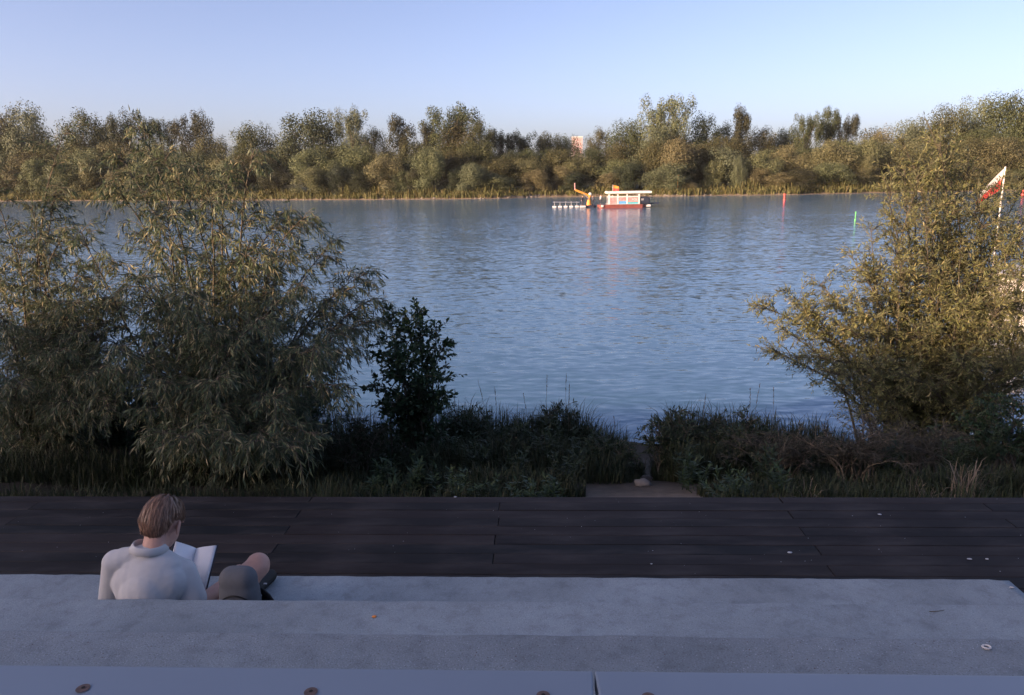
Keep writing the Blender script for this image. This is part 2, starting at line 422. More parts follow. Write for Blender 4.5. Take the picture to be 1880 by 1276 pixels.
# unseen building added behind the terraces, placed and sized to shade the bank
bld = empty('shade_block', (-80, -28, 2.2))
tag(bld, 'long pale building added out of view behind the terraces to shade the bank', 'building')
link('wall', box_me('wall', -100, 90, -12, 0, 0, 14.5), M['wall'], bld)
link('roof', box_me('roof', -100.4, 90.4, -12.4, .4, 14.5, 14.9), M['deck_base'], bld)
wm = box_me('window', -.8, .8, .01, .06, 0, 1.6)
for r_ in range(4):
    for c_ in range(-22, 20):
        link('window', wm, M['glass_dark'], bld, (c_ * 4.4 + 1, 0, 1.6 + r_ * 3.3))
# ------------------------------------------------------------------ near shrubs
def curve_pts(p0, p1, n, sag=0.0, bow=(0, 0, 0)):
    t = np.linspace(0, 1, n)[:, None]
    p0 = np.asarray(p0, float); p1 = np.asarray(p1, float)
    return p0 + (p1 - p0) * t + np.asarray(bow) * (4 * t * (1 - t)) - np.array([0, 0, sag]) * t ** 2
def shrub(name, label, cat, base, tips, mat, leafL, leafW, nbr, twigs, per, blen, droop, spread=.30, group=None, upright=0.5, wide=.42, low=.18, fill=1.0, airy=1.0, lowf_=1.0):
    """stems from the base to each tip; side branches, twigs and leaves along them"""
    base = np.asarray(base, float)
    root = tag(empty(name, base), label, cat, group)
    stems, LP, LD = [], [], []
    for tip in tips:
        tip = np.asarray(tip, float) - base
        b0 = np.array([rng.uniform(-1, 1) * spread + tip[0] * .12, rng.uniform(-1, 1) * spread + tip[1] * .12, 0])
        h = np.linalg.norm(tip - b0)
        bow = np.array([-(tip[0] - b0[0]) * .18, -(tip[1] - b0[1]) * .18, .10 * h]) * upright * 2 + rng.normal(0, .03, 3) * h
        S = curve_pts(b0, tip, 14, 0, bow)
        S += np.cumsum(rng.normal(0, .008, S.shape), 0)
        stems.append((S, np.linspace(.020, .003, 14) * (.6 + h * .16)))
        m = max(4, int(nbr * h * fill * float(np.interp(tip[2] + base[2], [-.2, .5, 2.0], [lowf_, 1.0, airy]))))
        for k in range(m):
            t = low + (1 - low) * (1 - rng.random() ** 1.3)
            f = t * 13; i = min(12, int(f)); p = S[i] + (S[i + 1] - S[i]) * (f - i)
            tg = S[i + 1] - S[i]; tg /= np.linalg.norm(tg)
            r = rand_unit(1)[0]; r[2] *= .4
            L = blen * rng.uniform(.5, 1.2) * (1.15 - .72 * t)
            d = tg * rng.uniform(.35, .9) + r * .75; d /= np.linalg.norm(d)
            q = p + d * L
            B = curve_pts(p, q, 6, L * droop * rng.uniform(.3, 1.2), (0, 0, L * .08))
            stems.append((B, np.linspace(.0045, .0012, 6)))
            paths = [B]
            for w in range(twigs):
                f2 = rng.uniform(.25, .95) * 5; i2 = min(4, int(f2)); pp = B[i2] + (B[i2 + 1] - B[i2]) * (f2 - i2)
                bd = B[i2 + 1] - B[i2]; bd /= np.linalg.norm(bd) + 1e-9
                dd = bd * .8 + rand_unit(1)[0] * .6
                l2 = L * rng.uniform(.3, .6)
                T = curve_pts(pp, pp + dd * l2, 4, l2 * droop * rng.uniform(.3, 1.1))
                paths.append(T); stems.append((T, np.linspace(.002, .0008, 4)))
            for Pth in paths:
                ln = np.linalg.norm(np.diff(Pth, axis=0), axis=1).sum()
                n = max(3, int(ln * per))
                tt = rng.uniform(.12, 1, n) * (len(Pth) - 1); ii = np.minimum(tt.astype(int), len(Pth) - 2)
                seg = Pth[ii + 1] - Pth[ii]; pos = Pth[ii] + seg * (tt - ii)[:, None]
                seg = seg / (np.linalg.norm(seg, axis=1, keepdims=True) + 1e-9)
                LP.append(pos); LD.append(seg)
    LP = np.concatenate(LP); LD = np.concatenate(LD); n = len(LP)
    D = LD * .8 + rand_unit(n) * .7 + np.array([0, 0, -1.0]) * droop * rng.uniform(.2, 1.3, (n, 1))
    N = rand_unit(n) * .8 + np.array([0, 0, .9])
    L = leafL * rng.uniform(.6, 1.2, n)
    V, Q = leaves_arrays(LP, D, N, L, L * (leafW / leafL), wide)
    link('stems', tube_me('stems', stems, 4), M['bark'], root)
    link('foliage', npmesh('foliage', V, Q), mat, root)
    return root
def tips(lst, dY=0.0):
    return [tuple(atY(a, b, c + dY)) for a, b, c in lst]
def gpt(px, Y, dz=0.0):
    p = atY(px, 600, Y); return (p.x, Y, groundZ(p.x, Y) + dz)

WILLOW_L = [(262, 238, 8.5), (300, 292, 8.1), (352, 305, 9.0), (422, 318, 8.4), (466, 292, 8.3), (520, 388, 8.7), (565, 400, 8.3), (606, 452, 8.8), (655, 520, 8.5), (676, 585, 8.2), (205, 335, 8.1),
            (232, 300, 9.1), (392, 372, 7.6), (318, 408, 7.3), (452, 452, 7.4), (560, 520, 7.4), (612, 612, 7.4), (165, 420, 7.7), (250, 505, 7.0), (352, 545, 6.8), (478, 585, 6.8), (560, 650, 6.9),
            (300, 705, 6.7), (402, 700, 6.6), (520, 735, 6.7), (222, 640, 6.8), (172, 690, 7.0), (620, 700, 7.2), (420, 480, 8.0), (300, 560, 7.6), (500, 480, 8.6), (380, 620, 7.2), (250, 420, 8.6), (640, 640, 8.0), (150, 520, 8.4), (180, 580, 8.2), (140, 610, 8.0), (200, 470, 8.9), (690, 545, 8.9), (672, 500, 9.2), (600, 560, 9.0), (540, 440, 9.2), (300, 790, 6.5), (345, 810, 6.3), (420, 800, 6.3), (470, 815, 6.2), (530, 825, 6.3), (570, 790, 6.6), (390, 760, 6.6), (260, 760, 6.7)]
shrub('willow_shrub', 'large grey-green willow shrub behind the deck by the seated reader', 'willow', gpt(410, 9.0), tips(WILLOW_L), M['willow'], .092, .0140, 22, 3, 46, .60, .5, airy=.66, lowf_=.9)
WILLOW_L2 = [(-20, 330, 9.2), (55, 385, 9.0), (117, 248, 9.4), (132, 420, 8.8), (30, 440, 8.7), (-70, 350, 9.0), (92, 520, 8.2), (18, 590, 7.8), (110, 640, 7.6), (-45, 500, 8.2), (40, 700, 7.4), (140, 560, 7.8), (-60, 640, 7.8), (190, 620, 7.9), (200, 680, 7.6), (185, 740, 7.3), (210, 760, 7.2), (215, 560, 8.2), (120, 590, 8.5), (155, 650, 8.0), (105, 690, 7.6), (180, 700, 7.6), (150, 500, 9.0), (100, 350, 9.4),
             (80, 440, 9.4), (0, 500, 9.2), (150, 480, 9.2), (60, 600, 8.6), (170, 600, 8.2), (-30, 720, 7.4), (130, 740, 7.4)]
shrub('willow_shrub', 'thin-leaved willow shrub with one tall bare-ended shoot, left of the large willow', 'willow', gpt(40, 9.6), tips(WILLOW_L2), M['willow'], .085, .0125, 22, 3, 46, .58, .45, airy=.65, lowf_=.9)
WILLOW_R = [(1700, 222, 11.9), (1662, 262, 11.6), (1742, 250, 12.0), (1782, 305, 12.2), (1722, 262, 11.4), (1632, 345, 11.6), (1602, 420, 11.5), (1566, 478, 11.4), (1505, 520, 11.3), (1446, 545, 11.2), (1404, 566, 11.2), (1412, 640, 10.8), (1462, 655, 10.4),
            (1824, 345, 12.2), (1866, 420, 12.0), (1910, 390, 12.3), (1884, 480, 11.4), (1800, 430, 11.6), (1552, 610, 10.6), (1604, 590, 10.6), (1702, 400, 11.0), (1684, 330, 11.2), (1752, 385, 11.2), (1652, 480, 10.9), (1722, 500, 10.7),
            (1852, 560, 10.6), (1782, 560, 10.5), (1520, 680, 10.2), (1600, 680, 10.0), (1690, 610, 10.2), (1760, 650, 10.0), (1850, 660, 10.0), (1920, 560, 10.8), (1660, 690, 9.9), (1910, 680, 10.0), (1690, 285, 11.8), (1722, 310, 11.6), (1752, 335, 11.8), (1662, 305, 11.9), (1640, 395, 11.6), (1705, 350, 11.7), (1735, 285, 12.1), (1690, 440, 11.4), (1760, 440, 11.5), (1620, 500, 11.4), (1800, 350, 11.6), (1812, 400, 11.2), (1835, 370, 11.8), (1850, 450, 11.0), (1890, 400, 11.6), (1560, 540, 11.0), (1590, 500, 11.3), (1480, 560, 11.0), (1530, 590, 10.8), (1440, 600, 10.8), (1860, 500, 10.4), (1900, 590, 10.2), (1875, 540, 10.8), (1900, 640, 10.0), (1830, 610, 10.2), (1880, 440, 11.0), (1830, 480, 11.8), (1880, 340, 12.6), (1870, 620, 10.6), (1810, 500, 11.0), (1900, 500, 11.0), (1790, 380, 11.6), (1840, 420, 11.4), (1484, 590, 11.0), (1640, 560, 11.5), (1540, 560, 11.8)]
shrub('osier_shrub', 'tall olive willow shrub in front of the moored white boat', 'willow', gpt(1730, 12.0), tips(WILLOW_R), M['willow_right'], .072, .0150, 20, 3, 46, .62, .06, spread=.6, airy=.62, upright=.3)
BROAD = [(705, 575, 8.9), (748, 590, 8.8), (775, 568, 9.0), (800, 600, 8.9), (818, 640, 8.8), (822, 690, 8.6), (690, 640, 8.6), (730, 660, 8.2), (780, 690, 8.2), (690, 700, 8.3), (755, 640, 8.4), (806, 735, 8.4), (735, 730, 8.1)]
shrub('broadleaf_shrub', 'small dark green broad-leaved bush between the large willow and the grass', 'bush', gpt(748, 9.0), tips(BROAD), M['broad'], .066, .034, 18, 3, 50, .36, .05, spread=.2, wide=.5)

# feathery grey brush and low bushes on the right of the footpath
def low_bush(px, top, Y, r, label, mat, leafL, leafW, n=16, nbr=20, per=60, droop=.1, cat='bush', name='low_bush', blen=.3):
    b = gpt(px, Y); T = []
    topz = atY(px, top, Y).z
    for k in range(n):
        a = rng.uniform(0, 2 * math.pi); q = math.sqrt(rng.random())
        T.append((b[0] + math.cos(a) * r * q, b[1] + math.sin(a) * r * .7 * q, b[2] + (topz - b[2]) * (1 - .45 * q * q) * rng.uniform(.82, 1.03)))
    return shrub(name, label, cat, b, T, mat, leafL, leafW, nbr, 2, per, blen, droop, spread=.2, low=.3)
low_bush(1600, 772, 7.9, .75, 'grey feathery brush with bare stems at the deck edge, beside the dry reeds', M['brush'], .035, .006, 22, 22, 90, .05)
low_bush(1440, 782, 8.2, .60, 'greyish mugwort bush between the footpath bank and the feathery brush', M['brush'], .045, .009, 18, 22, 70, .1)
low_bush(1300, 745, 9.4, .75, 'dark green leafy bush standing right of the footpath gap', M['grass'], .060, .014, 22, 20, 60, .15)
low_bush(1725, 770, 8.6, .65, 'dull green brush below the tall olive willow', M['brush'], .040, .008, 18, 20, 70, .1)
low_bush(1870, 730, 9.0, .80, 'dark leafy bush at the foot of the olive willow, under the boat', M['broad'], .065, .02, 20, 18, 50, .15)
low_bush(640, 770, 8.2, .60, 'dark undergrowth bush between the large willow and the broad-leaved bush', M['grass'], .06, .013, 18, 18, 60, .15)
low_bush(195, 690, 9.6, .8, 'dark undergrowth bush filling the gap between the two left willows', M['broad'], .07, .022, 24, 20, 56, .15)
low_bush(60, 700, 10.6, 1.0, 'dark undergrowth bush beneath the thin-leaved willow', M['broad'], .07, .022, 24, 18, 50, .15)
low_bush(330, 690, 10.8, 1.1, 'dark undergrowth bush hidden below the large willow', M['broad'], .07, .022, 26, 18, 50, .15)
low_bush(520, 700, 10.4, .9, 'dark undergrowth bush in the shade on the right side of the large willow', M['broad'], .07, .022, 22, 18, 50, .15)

low_bush(850, 742, 9.8, .60, 'leafy bank bush just right of the broad-leaved bush', M['weed_dull'], .075, .020, 18, 16, 50, .15)
low_bush(1030, 745, 9.9, .55, 'leafy bank bush at the high end of the grass bank', M['weed_dull'], .075, .018, 18, 16, 50, .15)
low_bush(945, 775, 9.0, .55, 'low leafy bank bush in the dip of the grass bank', M['weed_dull'], .070, .018, 16, 16, 50, .15)
low_bush(1120, 800, 8.8, .40, 'low leafy bush beside the footpath, on its left', M['weed_dull'], .065, .018, 14, 16, 50, .15)
low_bush(1240, 760, 9.0, .40, 'leafy bush standing close to the right edge of the footpath', M['weed_dull'], .070, .018, 16, 18, 50, .15)
low_bush(1390, 770, 8.8, .55, 'leafy round bush behind the mugwort bush', M['weed_dull'], .070, .018, 18, 18, 50, .15)
# ---- bank grass: nobody could count it
def blades(P, H, lean, W, bendr=.5):
    n = len(P)
    a = rng.uniform(0, 2 * np.pi, n); D = np.stack([np.cos(a), np.sin(a), np.zeros(n)], 1)
    S = np.stack([-np.sin(a), np.cos(a), np.zeros(n)], 1) * (W * .5)[:, None]
    o = (lean * H)[:, None] * D
    up = np.array([0, 0, 1.0])
    m1 = P + o * .25 + up * (H * .45)[:, None]; m2 = P + o * .65 + up * (H * .82)[:, None]; tp = P + o * 1.1 + up * (H * (1 - bendr * lean * .5))[:, None]
    V = np.stack([P - S, P + S, m1 + S * .9, m1 - S * .9, m2 + S * .6, m2 - S * .6, tp], 1).reshape(-1, 3)
    i = np.arange(n)[:, None] * 7
    Q = np.concatenate([i + np.array([[0, 1, 2, 3]]), i + np.array([[3, 2, 4, 5]])]); T = i + np.array([[5, 4, 6]])
    return V, Q, T
TUFTS = []      # px, top py, Y, radius m, blades
for px, top in [(640, 800), (690, 775), (740, 765), (790, 752), (835, 735), (880, 738), (925, 745), (970, 752), (1010, 740), (1045, 735), (1080, 768), (1110, 775), (1140, 792), (1165, 815)]:
    TUFTS.append((px, top, 10.2 + rng.uniform(-.5, .5), .5, 950))
for px, top in [(650, 830), (710, 820), (770, 812), (830, 800), (890, 800), (950, 800), (1010, 800), (1060, 808), (1105, 825), (1140, 845)]:
    TUFTS.append((px, top, 8.7 + rng.uniform(-.4, .4), .45, 850))
for px, top in [(640, 868), (720, 862), (800, 855), (880, 852), (950, 855), (1010, 862)]:
    TUFTS.append((px, top, 7.4 + rng.uniform(-.2, .3), .38, 650))
for px, top in [(1222, 752), (1250, 738), (1285, 742), (1330, 742), (1370, 748), (1410, 755), (1450, 760), (1500, 760)]:
    TUFTS.append((px, top, 9.6 + rng.uniform(-.3, .4), .42, 850))
for px, top in [(1232, 800), (1275, 795), (1320, 800), (1370, 820), (1400, 850), (1450, 850), (1500, 850), (1560, 860)]:
    TUFTS.append((px, top, 8.5 + rng.uniform(-.3, .3), .34, 650))
for px, top in [(1390, 872), (1460, 868), (1530, 868), (1640, 862), (1720, 855), (1790, 850), (1870, 850), (1340, 880)]:
    TUFTS.append((px, top, 7.2 + rng.uniform(-.15, .25), .32, 550))
for px in list(range(-40, 640, 45)) + [700, 760, 830, 890, 940, 1380, 1450, 1520, 1590, 1660, 1730, 1800, 1870]:
    TUFTS.append((px, 886 + rng.uniform(-14, 10), 6.25 + rng.uniform(-.2, .2), .30, 330))
for px in range(-60, 640, 58):
    TUFTS.append((px, 820, 8.2, .5, 450)); TUFTS.append((px + 20, 740, 11.5, .7, 600))
for px in range(1540, 1960, 60):
    TUFTS.append((px, 790, 10.5, .6, 650))
GP, GH = [], []
for px, top, Y, r, n in TUFTS:
    c = atY(px, top, Y)
    a = rng.uniform(0, 2 * np.pi, n); q = np.sqrt(rng.random(n)) * r
    X = c.x + np.cos(a) * q; YY = Y + np.sin(a) * q
    g = np.array([groundZ(x, y) for x, y in zip(X, YY)])
    hh = 1.1 * np.maximum(.18, (c.z - g)) * (1 - .35 * (q / r) ** 2) * rng.uniform(.55, 1.02, n)
    GP.append(np.stack([X, YY, g - .02], 1)); GH.append(hh)
GP = np.concatenate(GP); GH = np.concatenate(GH)
path_x = np.interp(GP[:, 1], [6, 8, 10, 12, 14], [atY(1196, 600, q).x for q in (6, 8, 10, 12, 14)])      # the trodden path stays open
off_path = np.abs(GP[:, 0] - path_x) > .05 + .07 * rng.random(len(GP)); GP, GH = GP[off_path], GH[off_path]
GH *= np.where(np.abs(GP[:, 0] - np.interp(GP[:, 1], [6, 8, 10, 12, 14], [atY(1196, 600, q).x for q in (6, 8, 10, 12, 14)])) < .28, .45, 1)
V, Q, T = blades(GP, GH, rng.uniform(.05, .55, len(GP)), rng.uniform(.006, .016, len(GP)))
tag(link('bank_grass', npmesh('bank_grass', V, Q, T), M['grass']), 'tall dark grass covering the river bank beyond the deck', 'grass', kind='stuff')

# pale seed stalks standing out against the water
def stalk(px, top, Y):
    b = gpt(px, Y); p = atY(px + rng.uniform(-12, 12), top, Y)
    root = tag(empty('grass_stalk', b), 'thin pale grass seed stalk rising from the bank grass against the water', 'grass stalk', 'pale seed stalks on the bank')
    S = curve_pts((0, 0, 0), np.array(p) - np.array(b), 8, 0, rng.normal(0, .03, 3))
    link('stem', tube_me('stem', [(S, np.linspace(.003, .0015, 8))], 3), M['dry'], root)
    n = 40; t = rng.uniform(.8, 1, n) * 7; ii = np.minimum(t.astype(int), 6)
    P = S[ii] + (S[ii + 1] - S[ii]) * (t - ii)[:, None]
    V, Q = leaves_arrays(P, rand_unit(n) * .5 + np.array([0, 0, 1.]), rand_unit(n), .03, .005)
    link('seed_head', npmesh('seed_head', V, Q), M['dry'], root)
for px, top, Y in [(880, 700, 10), (905, 712, 10.2), (1005, 690, 10), (1048, 688, 10.1), (1052, 705, 9.8), (960, 722, 10.2), (842, 715, 10), (1135, 765, 9.8), (1370, 712, 9.6), (1398, 706, 9.7), (1425, 712, 9.6), (1298, 725, 9.5), (905, 745, 9.8)]:
    stalk(px, top, Y)

# leafy weeds along the deck edge
def weed(px, top, Y, label, mat, n_st=7, L=.09, W=.022, group=None, name='leafy_weed', cat='weed'):
    b = gpt(px, Y); z = atY(px, top, Y).z
    root = tag(empty(name, b), label, cat, group)
    st, LP, LD = [], [], []
    for k in range(n_st):
        a = rng.uniform(0, 6.28); s = rng.uniform(.03, .16)
        tip = np.array([math.cos(a) * s * 1.6, math.sin(a) * s, (z - b[2]) * rng.uniform(.6, 1.02)])
        S = curve_pts((math.cos(a) * .04, math.sin(a) * .04, 0), tip, 8, 0, rng.normal(0, .02, 3)); st.append((S, np.linspace(.005, .002, 8)))
        m = 26; t = rng.uniform(.2, 1, m) * 7; ii = np.minimum(t.astype(int), 6)
        LP.append(S[ii] + (S[ii + 1] - S[ii]) * (t - ii)[:, None])
        d = rand_unit(m); d[:, 2] = np.abs(d[:, 2]) * .4 + .15; LD.append(d)
    LP = np.concatenate(LP); LD = np.concatenate(LD); n = len(LP)
    l = L * rng.uniform(.6, 1.2, n)
    V, Q = leaves_arrays(LP, LD, np.array([[0, 0, 1.]]) + rand_unit(n) * .35, l, l * W / L)
    link('stems', tube_me('stems', st, 4), M['weed'], root)
    link('foliage', npmesh('foliage', V, Q), mat, root)
GW = 'leafy green weeds along the deck edge'
for px, top, Y in [(700, 838, 7.2), (735, 845, 6.9), (770, 842, 7.1), (815, 855, 6.7), (850, 868, 6.5), (960, 876, 6.4), (995, 878, 6.35), (1015, 886, 6.3), (660, 870, 6.6), (905, 880, 6.6)]:
    weed(px, top, Y, 'leafy green weed growing along the deck edge left of the footpath', M['weed'], group=GW)
for px, top, Y in [(1365, 850, 6.9), (1385, 868, 6.6), (1452, 842, 7.0), (1345, 878, 6.6), (1270, 828, 7.6), (1290, 845, 7.4)]:
    weed(px, top, Y, 'leafy green weed growing between the footpath and the feathery brush', M['weed'], n_st=5, group='leafy weeds right of the footpath')
for px, top, Y in [(655, 790, 8.6), (700, 760, 9.6), (850, 752, 9.4), (910, 765, 9.2), (975, 768, 9.0), (1030, 755, 9.3), (1075, 790, 8.8), (870, 800, 8.2), (940, 812, 8.0), (1040, 822, 7.9), (800, 790, 8.6), (1110, 800, 8.6), (760, 815, 8.0), (1000, 790, 8.6)]:
    weed(px, top, Y, 'tall dull-green weed standing in the bank grass left of the footpath', M['weed_dull'], n_st=11, L=.10, W=.020, group='tall weeds in the bank grass', name='tall_weed')
for px, top, Y in [(1245, 765, 8.8), (1330, 765, 8.9), (1385, 780, 8.5), (1265, 810, 8.0), (1420, 815, 7.6), (1510, 800, 8.3), (1660, 800, 7.9), (1780, 800, 8.0), (1840, 790, 8.4)]:
    weed(px, top, Y, 'tall dull-green weed standing among the brush right of the footpath', M['weed_dull'], n_st=11, L=.10, W=.020, group='tall weeds among the brush', name='tall_weed')
def dry_tuft(px, top, Y, label, n=60, spread=.14):
    b = gpt(px, Y); z = atY(px, top, Y).z - b[2]
    root = tag(empty('dry_reed_tuft', b), label, 'reeds')
    P = np.stack([rng.normal(0, spread * .4, n), rng.normal(0, spread * .4, n), np.zeros(n)], 1)
    V, Q, T = blades(P, z * rng.uniform(.5, 1.05, n), rng.uniform(.1, .6, n), rng.uniform(.006, .014, n))
    link('blades', npmesh('blades', V, Q, T), M['dry'], root)
dry_tuft(1812, 842, 6.7, 'tuft of pale dry reeds by the deck edge under the olive willow')
dry_tuft(1735, 872, 6.4, 'small sparse tuft of dry grass between the brush and the pale reeds', 26, .1)
dry_tuft(1510, 880, 6.3, 'few dry grass blades at the foot of the feathery brush', 20, .12)
def rock(name, label, p, s, seed, mat=None, group=None):
    bm = bmesh.new(); bmesh.ops.create_icosphere(bm, subdivisions=2, radius=1)
    for v in bm.verts:
        k = 1 + .3 * mnoise.noise(v.co * 1.3 + Vector((seed, 0, 0)))
        v.co = Vector((v.co.x * s[0] * k, v.co.y * s[1] * k, v.co.z * s[2] * k))
    return tag(link(name, bm_mesh(name, bm, True), mat or M['rock'], None, p), label, 'stone', group)
p = gpt(1187, 7.9); rock('stone', 'flat pale stone where the footpath drops to the water', (p[0], p[1], p[2] + .03), (.10, .07, .05), 3)
p = gpt(1196, 9.6); rock('stone', 'pale stone lower on the footpath, near the waterline', (p[0], p[1], p[2] + .05), (.12, .08, .08), 6)
# ------------------------------------------------------------------ far bank
def crown_unit(kind, seed, nleaf, ls):
    """crown of unit height and unit width made of leaf faces spread over lobes"""
    g = np.random.default_rng(seed)
    lobes = []
    if kind == 'broad':
        for k in range(40):
            a = g.uniform(0, 6.283); h = g.uniform(.18, .92); rr = .36 * math.sqrt(max(0.02, 1 - ((h - .5) / .52) ** 2)) * g.uniform(.45, 1.0)
            lobes.append((math.cos(a) * rr, math.sin(a) * rr, h, g.uniform(.12, .20)))
    elif kind == 'vase':
        for k in range(60):
            a = g.uniform(0, 6.283); h = g.uniform(.22, .93); rr = (.16 + .30 * math.sin((h - .2) * 2.3)) * g.uniform(.3, 1.0)
            lobes.append((math.cos(a) * rr, math.sin(a) * rr, h, g.uniform(.07, .135)))
    elif kind == 'column':
        for k in range(24):
            a = g.uniform(0, 6.283); h = g.uniform(.15, .93); rr = .30 * math.sqrt(max(.05, 1 - ((h - .45) / .56) ** 2)) * g.uniform(.4, 1)
            lobes.append((math.cos(a) * rr, math.sin(a) * rr, h, g.uniform(.09, .16)))
    else:  # bush
        for k in range(20):
            a = g.uniform(0, 6.283); h = g.uniform(.05, .85); rr = .42 * math.sqrt(max(.02, 1 - (h / .98) ** 2.2)) * g.uniform(.4, 1.0)
            lobes.append((math.cos(a) * rr, math.sin(a) * rr, h, g.uniform(.14, .23)))
    for h in np.linspace(.22, .88, 8): lobes.append((g.normal(0, .04), g.normal(0, .04), h, .10 if kind != 'bush' else .16))
    lob = np.array(lobes); w = lob[:, 3] ** 2; w /= w.sum()
    idx = g.choice(len(lob), nleaf, p=w)
    d = g.normal(size=(nleaf, 3)); d /= np.linalg.norm(d, axis=1, keepdims=True)
    d[:, 2] = np.where(g.random(nleaf) < .35, np.abs(d[:, 2]), d[:, 2])
    r = lob[idx, 3] * (g.random(nleaf) ** .35) * g.uniform(.85, 1.12, nleaf)
    P = lob[idx, :3] + d * r[:, None] * np.array([1, 1, 1.25])
    n2 = g.normal(size=(nleaf, 3))
    D = np.cross(d + n2 * .35, n2); N = d + g.normal(size=(nleaf, 3)) * .7
    L = ls * g.uniform(.5, 1.25, nleaf)
    V, Q = leaves_arrays(P, D, N, L, L * .8, .5)
    return npmesh('crown', V, Q), lob
def trunk_unit(lob, seed, thick=.018):
    g = np.random.default_rng(seed)
    paths = [(curve_pts((0, 0, -.03), (g.normal(0, .02), g.normal(0, .02), .62), 7), np.linspace(thick, thick * .35, 7))]
    for l in lob[::2]:
        h0 = min(.5, l[2] * .5)
        paths.append((curve_pts((0, 0, h0), l[:3], 6, 0, (-l[0] * .1, -l[1] * .1, .02)), np.linspace(thick * .45, thick * .1, 6)))
    return tube_me('trunk', paths, 5)
PROTO = {}
for kind, mats, n, ls in (('broad', ('far_a', 'far_b'), 20000, .021), ('vase', ('far_a', 'far_b', 'far_dark'), 20000, .020), ('column', ('far_dark', 'far_a'), 16000, .022), ('bush', ('far_b', 'far_a', 'far_dark'), 18000, .024)):
    PROTO[kind] = []
    for v, mk in enumerate(mats * 2):
        c, lob = crown_unit(kind, 100 + v * 7 + len(kind) * 31, n, ls)
        c.materials.append(M[mk])
        t = trunk_unit(lob, v); t.materials.append(M['far_bark'])
        PROTO[kind].append((c, t, mk))
def pick(kind, mk):
    L = [p for p in PROTO[kind] if p[2] == mk] or PROTO[kind]
    return random.choice(L)
def far_tree(name, label, cat, group, px, top, wpx, back, kind, mk, basez=None):
    p = atY(px, 345, 210)
    for _ in range(4): Y = shoreY(p.x) + back; p = atY(px, 345, Y)
    tp = atY(px, top, Y); gz = groundZ(p.x, Y) if basez is None else basez
    h = max(1.5, tp.z - gz); w = wpx / 1357.8 * Y
    root = tag(empty(name, (p.x, Y, gz), rng.uniform(0, 6.28)), label, cat, group)
    root.scale = (w, w, h)
    c, t, _ = pick(kind, mk)
    link('crown', c, None, root); link('trunk', t, None, root)
    return root
